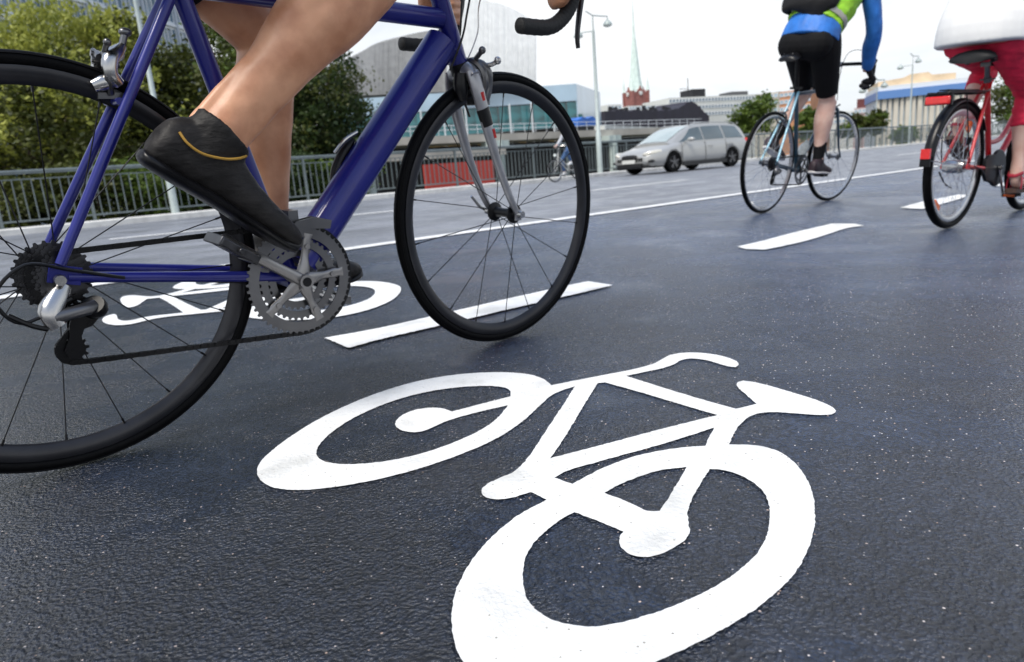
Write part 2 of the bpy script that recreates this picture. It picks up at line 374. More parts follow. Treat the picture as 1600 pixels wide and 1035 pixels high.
def drop_bar(root,pr,ctr,rad=.0125,tape=True,m=None,tapem=None,w0=.13):
    "pr: right side path [(u,z,w)] from the clamp outwards, z above ground"
    for sg in(-1,1): pass
    full=[(u,w,z) for u,z,w in reversed(pr)]+[(u,-w,z) for u,z,w in pr[1:]]
    full=[V((x,y,z)) for x,y,z in full]
    b=MB(); P=cat([tuple(q) for q in full],5); b.tube(P,rad,n=12); o=b.build('handlebar',m or M_black,root,smooth=60)
    for sg in(-1,1):
        t=MB(); pts=[(u,-sg*w,z) for u,z,w in pr if w>=w0]; Q=cat(pts,14); 
        rr=[.0155+.0007*(i%3==0) for i in range(len(Q))]
        t.tube(Q,rr,n=14); e=V(Q[-1]); d=(V(Q[-1])-V(Q[-3])).normalized(); t.lathe([(0,.004),(.011,.003),(.0158,-.002),(.0158,-.004)],c=e,axis=d,n=16)
        t.build('bar_tape',tapem or M_tape,o,smooth=60)
    return o
def lever(root,hood,blade,m1,m2):
    b=MB(); b.ell(hood,(0,0,1),n=14,k=4); o=b.build('brake_lever',m1,root,smooth=60)
    c=MB(); c.ell(blade,(1,0,0),n=12,k=5); c.build('lever_blade',m2,o,smooth=60); return o
def derailleur(root,hz,body_m,cage_m,up=(.012,-.052),low=(-.002,-.117),y=-.045,R=.335,hang=(0.004,-.03)):
    def P(u,v,w): return V((u,-w,v+R))
    b=MB(); y=-y
    b.ell([tuple(P(hang[0],hang[1]+.01,.062))+(.010,.007),tuple(P(hang[0]-.012,hang[1]-.004,.068))+(.015,.011),tuple(P(hang[0]-.028,hang[1]-.026,.078))+(.017,.014),tuple(P(hang[0]-.022,hang[1]-.048,.082))+(.013,.012)],(1,0,0),n=14)
    o=b.build('rear_derailleur',body_m,root,smooth=50); b=MB()
    b.ell([tuple(P(hang[0]-.026,hang[1]-.034,.084))+(.011,.010),tuple(P(hang[0]+.01,hang[1]-.03,.08))+(.010,.010),tuple(P(hang[0]+.032,hang[1]-.03,.068))+(.012,.010)],(0,0,1),n=14)
    b.build('parallelogram',M_alud,o,smooth=50)
    k=MB(); k.ell([tuple(P(hang[0]+.03,hang[1]-.026,.07))+(.018,.016),tuple(P(hang[0]+.035,hang[1]-.035,.06))+(.019,.017),tuple(P(hang[0]+.03,hang[1]-.045,.05))+(.013,.01)],(1,0,0),n=14)
    for w in(y-.009,y+.009):
        f=lambda x,yy,h:P(x,yy,h)
        u0=V(up);l0=V(low);d=(l0-u0).normalized();n_=V((-d.y,d.x))
        poly=[u0+n_*.012-d*.008,u0-n_*.012-d*.008,u0-n_*.014+d*.02,l0-n_*.010-d*.02,l0-n_*.013+d*.004,l0-n_*.004+d*.014,l0+n_*.008+d*.012,l0+n_*.012-d*.006,l0+n_*.006-d*.024,u0+n_*.008+d*.02]
        k.prism([tuple(q) for q in poly],w-.001,w+.001,f)
    k.build('derailleur_cage',cage_m,o)
    for c in(up,low):
        g=MB(); gear(g,P(c[0],c[1],y),.0225,11,.006,.004,depth=.005); g.tube([P(c[0],c[1],y-.011),P(c[0],c[1],y+.011)],.0035,n=8); g.build('pulley',M_black,o)
    return o
def frame_tubes(b,L,tubes):
    for p,q,r0,r1 in tubes:
        a=L(*p); c=L(*q); b.tube([a,a.lerp(c,.5),c],[r0,(r0+r1)/2,r1],n=20)

def bike_matrix(x,y,z,yaw,lean):
    d=V((math.cos(yaw),math.sin(yaw),0)); n=V((-math.sin(yaw),math.cos(yaw),0)); up=V((0,0,1))*math.cos(lean)+n*math.sin(lean)
    left=up.cross(d); M=Matrix((d,left,up)).transposed().to_4x4(); M.translation=V((x,y,z)); return M

# ================================================================ blue racing bicycle
RB=.335
M1=bike_matrix(-.75268,1.12859,.001,.72665,-.09596)
bike1=empty('road_bicycle',None,'deep blue racing bicycle with silver fork and black deep rims, nearest to the camera','bicycle','bicycles being ridden along the lane',M=M1)
def L1(u,v,w): return V((u,-w,v+RB))
b=MB()
BB=(.40,-.07)
frame_tubes(b,L1,[((.400,-.07,0),(.250,.49,0),.0172,.0158),((.255,.447,0),(.806,.438,0),.018,.021),((.425,-.045,0),(.808,.390,0),.0375,.0365),((.798,.505,0),(.857,.338,0),.0205,.021),
   ((.382,-.062,.032),(.012,.001,.060),.0105,.0085),((.382,-.062,-.032),(.012,.001,-.060),.0105,.0085),
   ((.258,.452,.016),(.006,.022,.062),.0092,.0078),((.258,.452,-.016),(.006,.022,-.062),.0092,.0078)])
b.tube([L1(.4,-.07,-.036),L1(.4,-.07,.036)],.0225,n=24)
b.tube([L1(.32,-.05,-.036),L1(.32,-.05,.036)],.007,n=10); b.tube([L1(.135,.262,-.04),L1(.135,.262,.04)],.006,n=10)
for s in(-1,1): b.beam(L1(-.012,.012,s*.0645),L1(.03,0,s*.0625),.006,.028)
b.tube([L1(.795,.513,0),L1(.8,.499,0)],.0235,n=20)
fr=b.build('frame',M_blue,bike1,smooth=50)
d=MB()
for p in((.33,-.043,.036),): d.ell([tuple(L1(.30,-.0445,.0425))+(.003,.002),tuple(L1(.33,-.051,.040))+(.005,.003),tuple(L1(.355,-.057,.0395))+(.003,.002)],(0,0,1),n=10)
d.build('chain_guard_sticker',M_black,fr)
c=MB(); c.tube([L1(.853,.349,0),L1(.861,.327,0)],.0225,n=24); c.build('headset_cup',M_black,fr); c=MB(); c.tube([L1(.792,.521,0),L1(.787,.536,0)],.0215,n=20); c.build('headset_cup',M_black,fr)
# fork
k=MB(); k.ell([tuple(L1(.866,.318,-.046))+(.016,.012),tuple(L1(.864,.330,-.02))+(.02,.02),tuple(L1(.864,.333,0))+(.022,.022),tuple(L1(.864,.330,.02))+(.02,.02),tuple(L1(.866,.318,.046))+(.016,.012)],(1,0,0),n=16)
for s in(-1,1):
    k.ell([tuple(L1(.864,.33,s*.036))+(.020,.011),tuple(L1(.868,.30,s*.044))+(.019,.0105),tuple(L1(.880,.25,s*.048))+(.0165,.0092),tuple(L1(.902,.18,s*.050))+(.0135,.0078),tuple(L1(.928,.11,s*.051))+(.0110,.0070),tuple(L1(.958,.045,s*.051))+(.010,.0065),tuple(L1(.982,.004,s*.051))+(.008,.005)],(1,0,0),n=16)
    k.box(L1(.985,-.002,s*.051),(.018,.006,.026))
fk=k.build('fork',M_forkg,bike1,smooth=60)
for s in(-1,1):
    if s>0:
        q=MB(); q.ell([tuple(L1(.8805,.250,s*.048))+(.0180,.0104),tuple(L1(.8935,.212,s*.0495))+(.0162,.0096)],(1,0,0),n=16); q.build('fork_band',M_black,fk)
        q=MB(); q.ell([tuple(L1(.905,.205,s*.0500))+(.0055,.0098),tuple(L1(.911,.185,s*.0502))+(.005,.0094)],(1,0,0),n=16); q.build('red_fork_flash',M_redd,fk)
        q=MB(); q.ell([tuple(L1(.874,.285,s*.0480))+(.008,.0102),tuple(L1(.879,.267,s*.049))+(.007,.0098)],(1,0,0),n=16); q.build('red_fork_badge',M_redd,fk)
wr=wheel(bike1,0,RB,.0122,.286,M_rimd,M_spoke,20,M_black,hw=.033,rot=.1,cross=.9)
wf=wheel(bike1,.985,RB,.0122,.286,M_rimd,M_spoke,18,M_black,hw=.034,steer=.031,rot=.20,cross=.25)
q=MB()
for s in(-1,1): q.lathe([(0,s*.066),(.0085,s*.066),(.0095,s*.056),(.0095,s*.05),(.0,s*.05)],c=(0,0,0),n=20)
q.tube([(0,-.066,0),(0,.066,0)],.003,n=8); q.tube([(0,.064,0),(-.02,.072,.008),(-.055,.07,.03)],[.004,.005,.0035],n=8)
q.build('quick_release',M_alu,wf)
q=MB(); q.tube([(0,-.074,0),(0,.074,0)],.003,n=8)
for s in(-1,1): q.lathe([(0,s*.077),(.008,s*.077),(.0095,s*.070),(.0,s*.067)],c=(0,0,0),n=20)
q.build('quick_release',M_alu,wr)
# cassette
q=MB()
for i,r in enumerate((.056,.0515,.0475,.044,.0405,.037,.034,.031,.0285)): gear(q,L1(0,0,.0215+i*.0043),r,int(r*2*PI/.0127),.0019,.017,depth=.0042)
q.tube([L1(0,0,.02),L1(0,0,.061)],.0175,n=20)
q.build('cassette',M_steel,bike1)
# crankset
ang=math.atan2(.105,-.157)
q=MB(); gear(q,L1(.4,-.07,.0475),.1085,53,.0022,.084,depth=.005); gear(q,L1(.4,-.07,.0405),.082,39,.0022,.064,depth=.0045); gear(q,L1(.4,-.07,.0345),.062,30,.002,.045,depth=.0045)
cr=q.build('chainring',M_alud,bike1)
q=MB(); cc=L1(.4,-.07,.047)
for i in range(5):
    a=ang+2*PI*i/5; dd=V((math.cos(a),0,math.sin(a))); n=V((-dd.z,0,dd.x))
    q.ell([tuple(cc+V((0,-.006,0)))+(.016,.008),tuple(cc+dd*.025+V((0,-.004,0)))+(.013,.006),tuple(cc+dd*.05)+(.008,.0042),tuple(cc+dd*.074)+(.010,.0036),tuple(cc+dd*.083)+(.0085,.0034),tuple(cc+dd*.092)+(.013,.0024)],n,n=12)
    q.tube([cc+dd*.067+V((0,-.0075,0)),cc+dd*.067+V((0,.008,0))],.0052,n=12)
    w1=[cc+V((math.cos(a+t)*.088,0,math.sin(a+t)*.088)) for t in(-.22,-.11,0,.11,.22)]
q.build('spider',M_crank,cr,smooth=50)
ca,pe=crank(bike1,BB,-.058,ang,.176,M_crank)
P_R=(pe.x,-pe.y+.0,pe.z)
cl,pl=crank(bike1,BB,.058,ang+PI,.172,M_alu)
pR=pedal(bike1,(pe.x-.004,pe.y-.042,pe.z-.006),M_steel,tilt=.62); bv=pR.modifiers.new('b','BEVEL'); bv.width=.003; bv.segments=2; pL=pedal(bike1,(pl.x,pl.y+.045,pl.z),M_alud,tilt=.1)
# chain
up_,lo_=(.022,-.062),(.002,-.118)
path=[(0.0,.0375),(.10,.0375)]+[(.40,.0375)]+arc(BB,.1075,88,-88,20)+[(.39,-.1775),(.012,-.1425)]+arc(lo_,.0225,-80,-200,8)+[(.0,-.09)]+arc(up_,.0225,-120,60,6)+arc((0,0),.0375,-60,-270,18)
q=MB(); chain_path(q,path,-.0445); q.build('chain',M_black,bike1)
derailleur(bike1,0,M_alu,M_black,up=up_,low=lo_,y=-.0445,R=RB,hang=(.006,-.02))
# front derailleur, brakes, cables
q=MB(); q.prism([(.375,.02),(.40,.045),(.44,.05),(.475,.04),(.47,.028),(.43,.034),(.405,.028),(.385,.005)],.034,.036,lambda x,y,h:L1(x,y,h)); q.prism([(.375,.02),(.40,.045),(.44,.05),(.475,.04),(.47,.024),(.43,.028),(.405,.02),(.385,.0)],.052,.054,lambda x,y,h:L1(x,y,h)); q.box(L1(.40,.05,.03),(.02,.03,.03)); q.tube([L1(.366,.06,0),L1(.363,.07,0)],.0225,n=18)
q.build('front_derailleur',M_alud,bike1)
caliper(bike1,L1(.856,.320,0),(-.3,0,.95),M_alud,s=1.2,front=1)
cb=caliper(bike1,L1(.150,.312,0),(.2,0,.98),M_alud,s=.85,front=-1)
q=MB()
for s in(-1,1): q.ell([tuple(L1(.160,.346,s*.006))+(.007,.007),tuple(L1(.150,.337,s*.016))+(.010,.009),tuple(L1(.134,.324,s*.030))+(.012,.010),tuple(L1(.130,.303,s*.034))+(.011,.009),tuple(L1(.140,.288,s*.028))+(.010,.008)],(1,0,0),n=12)
q.ball(L1(.15,.335,0),(.014,.014,.012))
q.build('brake_arm',M_alu,cb,smooth=60)
for s in(-1,1): q=MB(); q.ell([tuple(L1(.104,.284,s*.025))+(.009,.007),tuple(L1(.122,.290,s*.026))+(.012,.009),tuple(L1(.145,.296,s*.026))+(.009,.007)],(0,0,1),n=12); q.build('brake_pad',M_alu,cb,smooth=60)
q=MB(); q.tube([L1(.160,.346,.006),L1(.168,.366,.004)],.0055,n=10); q.ball(L1(.169,.368,.004),(.010,.008,.007)); q.build('cable_adjuster',M_alud,cb,smooth=60)
q=MB(); q.tube(cat([tuple(L1(.01,-.03,.075)),tuple(L1(-.06,-.055,.078)),tuple(L1(-.085,-.01,.078)),tuple(L1(-.04,.03,.075)),tuple(L1(.02,.012,.07)),tuple(L1(.09,-.012,.064))],6),.0028,n=8)
q.tube([L1(.09,-.016,.058),L1(.30,-.062,.03)],.0012,n=6)
q.tube(cat([tuple(L1(-.03,-.07,.082)),tuple(L1(-.05,-.06,.08)),tuple(L1(-.075,-.04,.078))],4),.004,n=8); q.build('gear_cable',M_black,bike1)
cf=MB()
for s in(-1,1): cf.ell([tuple(L1(.872,.345,s*.010))+(.009,.008),tuple(L1(.895,.350,s*.024))+(.010,.008),tuple(L1(.912,.330,s*.034))+(.010,.009),tuple(L1(.915,.300,s*.032))+(.009,.008),tuple(L1(.910,.280,s*.028))+(.012,.009),tuple(L1(.905,.268,s*.027))+(.010,.008)],(1,0,0),n=12)
cf.build('caliper_arm',M_alud,bike1,smooth=60)
cf=MB(); cf.tube(cat([tuple(L1(.82,.345,-.045)),tuple(L1(.85,.352,-.035)),tuple(L1(.885,.345,-.005)),tuple(L1(.915,.345,.035)),tuple(L1(.925,.352,.05))],4),.0055,n=10); cf.ball(L1(.926,.354,.052),(.009,.008,.009)); cf.ball(L1(.82,.345,-.046),(.010,.008,.008)); cf.build('caliper_lever',M_alu,bike1,smooth=60)
cf=MB(); cf.ell([tuple(L1(.835,.325,.026))+(.014,.012),tuple(L1(.835,.295,.028))+(.018,.012),tuple(L1(.84,.268,.027))+(.010,.009)],(1,0,0),n=12); cf.build('caliper_rear_block',M_black,bike1,smooth=60)
q=MB(); q.tube(cat([tuple(L1(1.0,.56,.20)),tuple(L1(.98,.585,.10)),tuple(L1(.94,.50,-.01)),tuple(L1(.93,.42,-.02)),tuple(L1(.905,.36,-.03))],6),.0016,n=6); q.build('steel_cable',M_alu,bike1)
q=MB(); q.tube(cat([tuple(L1(1.0,.55,-.20)),tuple(L1(.99,.60,-.14)),tuple(L1(.93,.585,-.05)),tuple(L1(.900,.50,-.035)),tuple(L1(.894,.43,-.038)),tuple(L1(.888,.372,-.045))],6),.0026,n=8)
q.tube([L1(.893,.40,-.042),L1(.889,.365,-.045)],.0048,n=10); q.tube([L1(.889,.365,-.045),L1(.888,.335,-.043)],.002,n=6)
q.tube(cat([tuple(L1(1.0,.55,.20)),tuple(L1(.97,.60,.12)),tuple(L1(.90,.56,.03)),tuple(L1(.868,.47,.026)),tuple(L1(.84,.40,.034)),tuple(L1(.80,.33,.036))],6),.0024,n=8)
q.build('brake_cable',M_black,bike1)
q=MB(); q.tube([L1(.25,.475,0),L1(.225,.585,0)],.0135,n=16); q.build('seat_post',M_black,bike1)
saddle(bike1,(.205,0,.618+RB),.275,.14,M_black)
q=MB(); q.tube([L1(.79,.545,0),L1(.84,.557,0),L1(.905,.562,0)],[.019,.016,.019],n=16); q.tube([L1(.905,.562,-.022),L1(.905,.562,.022)],.0195,n=18); q.build('stem',M_black,bike1)
barp=[(.905,.562,0),(.905,.562,.05),(.907,.562,.13),(.918,.561,.185),(.955,.557,.205),(.988,.538,.211),(1.003,.502,.213),(.996,.462,.213),(.968,.428,.212),(.925,.408,.211),(.846,.406,.21)]
drop_bar(bike1,[(u,v+RB,w) for u,v,w in barp],None,w0=.16)
for s in(-1,1):
    lever(bike1,[tuple(L1(.965,.548,s*.207))+(.018,.015),tuple(L1(1.0,.562,s*.209))+(.019,.016),tuple(L1(1.03,.578,s*.209))+(.019,.016),tuple(L1(1.045,.60,s*.209))+(.012,.012)],
      [tuple(L1(1.035,.565,s*.209))+(.010,.009),tuple(L1(1.040,.52,s*.209))+(.008,.008),tuple(L1(1.025,.45,s*.211))+(.005,.0075),tuple(L1(1.016,.40,s*.213))+(.004,.0065),tuple(L1(1.018,.372,s*.214))+(.004,.005)],M_black,M_steel)
q=MB()
q.ell([tuple(L1(.525,.105,-.02))+(.006,.008),tuple(L1(.535,.132,-.022))+(.009,.012),tuple(L1(.552,.158,-.022))+(.011,.012),tuple(L1(.568,.178,-.022))+(.010,.012),tuple(L1(.580,.190,-.022))+(.006,.008)],(0,0,1),n=12)
q.build('lamp_battery_pack',M_black,bike1)
q=MB(); q.tube(cat([tuple(L1(.535,.165,-.02)),tuple(L1(.555,.19,-.01)),tuple(L1(.585,.205,-.01))],4),.004,n=8); q.build('silver_clamp',M_alu,bike1)
# ---------------------------------------------------------------- people
def perp(t,ref):
    t=t.normalized(); r=V(ref); return (r-t*r.dot(t)).normalized()
def seg(mb,a,b,rows,ref=(1,0,0),n=18,k=3):
    "rows: (t, ra, rb, off_a, off_b) between joints a and b"
    a=V(a);b=V(b); rf=perp(b-a,ref); sd=(b-a).normalized().cross(rf); out=[]
    for r in rows:
        t,ra,rb=r[:3]; oa=r[3] if len(r)>3 else 0; ob=r[4] if len(r)>4 else 0
        out.append(tuple(a.lerp(b,t)+rf*oa+sd*ob)+(ra,rb))
    mb.ell(out,rf,n=n,k=k)
THIGH=[(-.05,.088,.082),(.15,.088,.08),(.45,.078,.070),(.75,.062,.058),(1.0,.054,.052),(1.06,.045,.045)]
SHIN=[(-.05,.050,.050,.004),(.08,.052,.050,-.003),(.25,.057,.053,-.012),(.38,.054,.050,-.012),(.58,.042,.040,-.007),(.78,.033,.031,-.003),(.93,.034,.032),(1.03,.036,.030)]
UARM=[(-.05,.050,.05),(.2,.048,.045),(.5,.044,.04),(.8,.037,.037),(1.03,.034,.035)]
FARM=[(-.04,.033,.034),(.15,.038,.038),(.4,.036,.034),(.75,.027,.029),(.95,.022,.029),(1.03,.020,.028)]
def scl(rows,s): return [(r[0],r[1]*s,r[2]*s)+tuple(x for x in r[3:]) for r in rows]
def hand(mb,ctr,axis,e1,rb=.0155,wrist=None,s=1.0,thumb=1):
    "a hand closed round a bar: axis towards the index finger, e1 from the bar to the palm"
    c=V(ctr); ax=V(axis).normalized(); e1=perp(ax,e1); e2=ax.cross(e1)*thumb
    pts=[]
    pc=c+e1*(rb+.015)
    mb.ell([tuple(pc-ax*.042-e2*.004)+(.011,.022),tuple(pc-ax*.02)+(.015,.034),tuple(pc+ax*.012)+(.015,.036),tuple(pc+ax*.04-e2*.002)+(.011,.026)],e1,n=14)
    back=pc-e2*.045+e1*.004
    mb.ell([tuple(pc)+(.015,.036),tuple(pc-e2*.03+e1*.003)+(.018,.034),tuple(back)+(.02,.028)],e1,n=14)
    if wrist is not None:
        mb.ell([tuple(pc-e2*.02)+(.018,.030),tuple(back)+(.02,.028),tuple(V(wrist))+(.022,.028)],e1,n=14)
    for i,(o,r,sp,ln) in enumerate(((.032,.0086,0,1.0),(.0105,.0090,0,1.07),(-.011,.0086,0,1.0),(-.031,.0074,0,.86))):
        path=[]; R=rb+r*.95
        path.append(pc+ax*o*.9-e2*.004)
        for q,a in enumerate((35,70,105,140,175,205)):
            a=R_(a*ln); jut=.0025 if q in(1,3) else 0
            path.append(c+ax*(o*1.0)+e1*(R+jut)*math.cos(a)+e2*(R+jut)*math.sin(a))
        rr=[r*1.15,r*1.12,r*1.1,r,r*1.04,r*.95,r*.78]
        mb.tube(path,rr,n=10); mb.ball(path[-1],r*.78,n=10,m=6)
    th=[pc+ax*.03-e2*.022,c+ax*.047-e2*(rb+.016)+e1*.012,c+ax*.052-e2*(rb+.010)-e1*.006,c+ax*.048-e2*(rb*.5)-e1*(rb+.008)]
    mb.tube(th,[.0145,.0118,.0105,.0082],n=10); mb.ball(th[-1],.0082,n=10,m=6)
def head(mb,c,fw,up=(0,0,1),s=1.0):
    c=V(c);f=V(fw).normalized();u=perp(f,up);l=u.cross(f); M=Matrix((f,l,u)).transposed()
    mb.ball(c+u*.02*s,(.098*s,.077*s,.100*s),M=M,n=24,m=16)
    mb.ball(c+f*.03*s-u*.05*s,(.062*s,.056*s,.068*s),M=M,n=20,m=12)
    mb.ball(c+f*.055*s-u*.088*s,(.028*s,.03*s,.022*s),M=M)
    mb.ell([tuple(c+f*.088*s+u*.022*s)+(.009*s,.008*s),tuple(c+f*.104*s-u*.006*s)+(.012*s,.011*s),tuple(c+f*.106*s-u*.024*s)+(.012*s,.016*s),tuple(c+f*.088*s-u*.032*s)+(.01*s,.014*s)],f,n=10)
    for sg in(-1,1):
        mb.ball(c+l*sg*.078*s-u*.008*s-f*.004*s,(.020*s,.008*s,.032*s),M=M)
        mb.ball(c+f*.078*s+l*sg*.03*s+u*.028*s,(.014*s,.024*s,.009*s),M=M)
    for z in(-.050,-.060): mb.ball(c+f*.088*s+u*z*s,(.010*s,.024*s,.006*s),M=M)
    return M
def face_parts(root,c,fw,hair,m_hair,s=1.0,helmet=None):
    c=V(c);f=V(fw).normalized();u=perp(f,(0,0,1));l=u.cross(f); M=Matrix((f,l,u)).transposed()
    for sg in(-1,1):
        e=MB(); e.ball(c+f*.079*s+l*sg*.031*s+u*.008*s,.0125*s); o=e.build('eye',mat('eye_white',(.75,.73,.7),.2,var=.03),root)
        e=MB(); e.ball(c+f*.0862*s+l*sg*.031*s+u*.008*s,(.0062*s,.0062*s,.0062*s)); e.build('pupil',M_black,o)
    h=MB(); vs=[];fs=[];n=24;m=12
    h.ball(c+u*.03*s-f*.012*s,(.104*s,.086*s,.098*s),M=M,n=24,m=14)
    if hair=='long': h.ell([tuple(c-f*.06+u*.02)+(.05,.075),tuple(c-f*.085-u*.06)+(.045,.07),tuple(c-f*.10-u*.15)+(.03,.05)],f,n=16)
    o=h.fuse('hair',m_hair,root,voxel=.007,it=2,disp=(.003,60,(1,1,1)))
    if helmet:
        k=MB()
        for j in range(7):
            a=(j-3)*.30; pts=[]
            for q in range(9):
                t=-1.25+2.6*q/8; pts.append(tuple(c+u*.02+f*(.135*math.sin(t))+l*(.10*math.sin(a)*math.cos(t*.8))+u*(.125*math.cos(t)*math.cos(a*.6)+.0))+(.013,.014))
            k.ell(pts,u,n=10,k=2)
        k.build('helmet',helmet,root)
def shoe(root,ankle,fdir,up,m_up,m_sole,s=1.0,cuff=.0,name='shoe',stripe=None,heelh=.078,lat=(0,1,0)):
    f=V(fdir).normalized(); u=perp(f,up); a=V(ankle); o=a-u*heelh*s; l=u.cross(f)
    st=[(-.078,.020,.05,.014),(-.070,.006,.080,.027),(-.045,.004,.098,.033),(-.01,.004,.104,.036),(.03,.006,.098,.037),(.06,.006,.084,.038),(.09,.004,.068,.042),(.125,.002,.056,.0455),(.155,.002,.050,.044),(.18,.004,.044,.036),(.198,.010,.036,.024),(.205,.014,.030,.012)]
    def ring(mb,rows,n=18):
        vs=[];fs=[]
        for x,z0,z1,hw in rows:
            for k in range(n):
                an=2*PI*k/n; cy=math.cos(an);sz=math.sin(an); e=.75
                yy=math.copysign(abs(cy)**e,cy)*hw*(1-.25*max(0,sz)); zz=(z0+z1)/2+math.copysign(abs(sz)**e,sz)*(z1-z0)/2
                vs.append(o+f*x*s+l*yy*s+u*zz*s)
        N=len(rows)
        for i in range(N-1):
            for k in range(n):
                q=(k+1)%n; fs.append((i*n+k,i*n+q,(i+1)*n+q,(i+1)*n+k))
        fs.append(tuple(range(n)));fs.append(tuple((N-1)*n+k for k in range(n))); mb.add(vs,fs)
    b=MB(); ring(b,cat(st,2))
    if cuff: 
        c0=V(cuff[0]); r=cuff[1]
        b.ell([tuple(a-u*.045*s-f*.005)+(.05*s,.034*s),tuple(a+f*.003)+(.049*s,.041*s),tuple(a.lerp(c0,.6))+(r[0]*1.0,r[1]*1.0),tuple(c0)+r],f,n=18)
    up_o=b.fuse(name,m_up,root,voxel=.0045,it=3,disp=(.0015,30,(1.6,1,.8)))
    so=MB(); 
    rows=[(x-.0 if abs(x)<.19 else x*1.01,z0*.6-.006,z0+.012,hw*1.01) for x,z0,z1,hw in st]; rows[0]=(-.08,.004,.018,.016)
    ring(so,cat(rows,2)); so.build('sole',m_sole,up_o,smooth=60)
    if stripe:
        for poly in stripe[1]:
            k=MB(); k.tube(cat([tuple(V(q)) for q in poly],5),.0022,n=8); k.build('shoe_stripe',stripe[0],up_o)
    return up_o

M_skin1=skin_mat('tanned_skin',(.72,.37,.215),(.50,.22,.115))
M_skin2=skin_mat('fair_skin',(.74,.50,.41),(.64,.38,.30))
M_hairb=mat('brown_hair',(.05,.028,.015),.5,var=.4,scale=90,stretch=(1,1,.2),bump=.5,bscale=200)
M_lycra=mat('black_lycra',(.007,.007,.008),.7,var=.25,scale=40,bump=.25,bscale=500,spec=.15)
M_neop=mat('black_overshoe',(.014,.0125,.012),.55,var=.5,scale=25,bump=.6,bscale=32,bdist=.006,spec=.25,stretch=(1,1,2.2))
M_gold=mat('ochre_piping',(.36,.20,.025),.6)

# rider on the blue bicycle ----------------------------------------------------
r1=empty('person',None,'cyclist on the blue racing bicycle with bare tanned calves and black overshoes','person','people riding bicycles',M=M1)
body=MB(); sh=MB(); js=MB()
hR,hL=L1(.17,.66,.095),L1(.17,.66,-.095)
kR,aR=L1(.575,.500,.115),L1(.242,.190,.105)
kL,aL=L1(.462,.385,-.125),L1(.422,-.045,-.118)
seg(body,hR,kR,THIGH); seg(body,hL,kL,THIGH)
# muscular near lower leg seen in the picture
seg(body,kR,aR,[(-.06,.066,.056,.004),(.06,.070,.056,.000),(.16,.075,.059,-.006),(.30,.074,.060,-.009),(.44,.064,.053,-.009),(.58,.053,.045,-.006),(.72,.0465,.039,-.003),(.86,.043,.036,.0),(1.03,.043,.036,.0)],ref=(.4,0,-1) if False else (.68,0,-.73),n=26,k=5)
seg(body,kL,aL,[(-.05,.056,.052,.0),(.1,.056,.05,-.002),(.25,.060,.052,-.008),(.4,.055,.047,-.008),(.6,.043,.039,-.004),(.8,.035,.031),(1.03,.036,.032)],n=22,k=5)
# separate calf heads, shin ridge and ankle bone
seg(body,kR,aR,[(.02,.022,.020,-.030,-.022),(.14,.036,.032,-.036,-.026),(.28,.040,.034,-.038,-.026),(.40,.028,.026,-.034,-.020),(.50,.012,.012,-.028,-.012)],ref=(.68,0,-.73),n=16,k=4)
seg(body,kR,aR,[(.02,.022,.020,-.030,.022),(.14,.036,.032,-.036,.024),(.30,.040,.034,-.040,.024),(.44,.028,.026,-.036,.018),(.54,.012,.012,-.028,.010)],ref=(.68,0,-.73),n=16,k=4)
seg(body,kR,aR,[(.08,.016,.014,.052,-.020),(.3,.019,.017,.046,-.026),(.55,.014,.013,.030,-.022),(.75,.010,.010,.020,-.016)],ref=(.68,0,-.73),n=12,k=4)
seg(body,kR,aR,[(.55,.012,.012,-.044,0),(.75,.011,.010,-.044,0),(.98,.012,.011,-.042,0)],ref=(.68,0,-.73),n=12,k=4)
fR=V((.795,0,-.606)); uR=V((.606,0,.795)); fL=V((.99,0,-.02)); uL=V((0.02,0,1))
body.ell([tuple(aR)+(.045,.034),tuple(aR+fR*.03-uR*.03)+(.04,.03),tuple(aR+fR*.12-uR*.05)+(.018,.034)],fR,n=14)
body.ell([tuple(aL)+(.04,.032),tuple(aL+fL*.03-uL*.03)+(.04,.03),tuple(aL+fL*.12-uL*.05)+(.018,.034)],fL,n=14)
pel=L1(.17,.69,0); wai=L1(.28,.86,0); che=L1(.48,.98,0); nk=L1(.66,1.04,0); hd=L1(.79,1.12,0)
TOR=[tuple(L1(.13,.64,0))+(.09,.13),tuple(pel)+(.11,.155),tuple(wai)+(.105,.14),tuple(che)+(.115,.165),tuple(L1(.60,1.02,0))+(.09,.15),tuple(nk)+(.06,.065),tuple(L1(.73,1.08,0))+(.055,.06)]
body.ell(TOR,(1,0,-1),n=24); head(body,hd,(1,0,-.25))
J=[]
for s in(1,-1):
    shd=L1(.60,1.0,s*.185); elb=L1(.735,.735,s*.235); wr_=L1(.925,.555,s*.212) if s>0 else L1(.93,.56,s*.21)
    body.ell([tuple(L1(.58,1.01,s*.10))+(.07,.05),tuple(shd)+(.055,.05),tuple(shd.lerp(elb,.2))+(.05,.047)],(0,0,1),n=16)
    seg(body,shd,elb,UARM); seg(body,elb,wr_,FARM)
    if s>0: hand(body,L1(.992,.487,.213),V((.15,0,.98)),(-.8,0,.25),rb=.016,wrist=wr_,thumb=-1)
    else: hand(body,L1(1.0,.495,-.213),V((-.1,0,1.0)),(-.9,0,.05),rb=.016,wrist=wr_,thumb=1)
    J.append((shd,elb,wr_))
body.fuse('body',M_skin1,r1,voxel=.0042,it=4,disp=(.0016,22,(1,1,1)))
face_parts(r1,hd,(1,0,-.25),'short',M_hairb,helmet=mat('white_helmet',(.7,.7,.7),.3,coat=.4))
sh.ell([tuple(L1(.11,.62,0))+(.09,.13),tuple(pel)+(.118,.163),tuple(L1(.24,.80,0))+(.112,.15)],(1,0,-1),n=24)
for h,kn in((hR,kR),(hL,kL)): seg(sh,h,kn,[(-.05,.098,.092),(.2,.094,.086),(.5,.083,.075),(.66,.075,.069)])
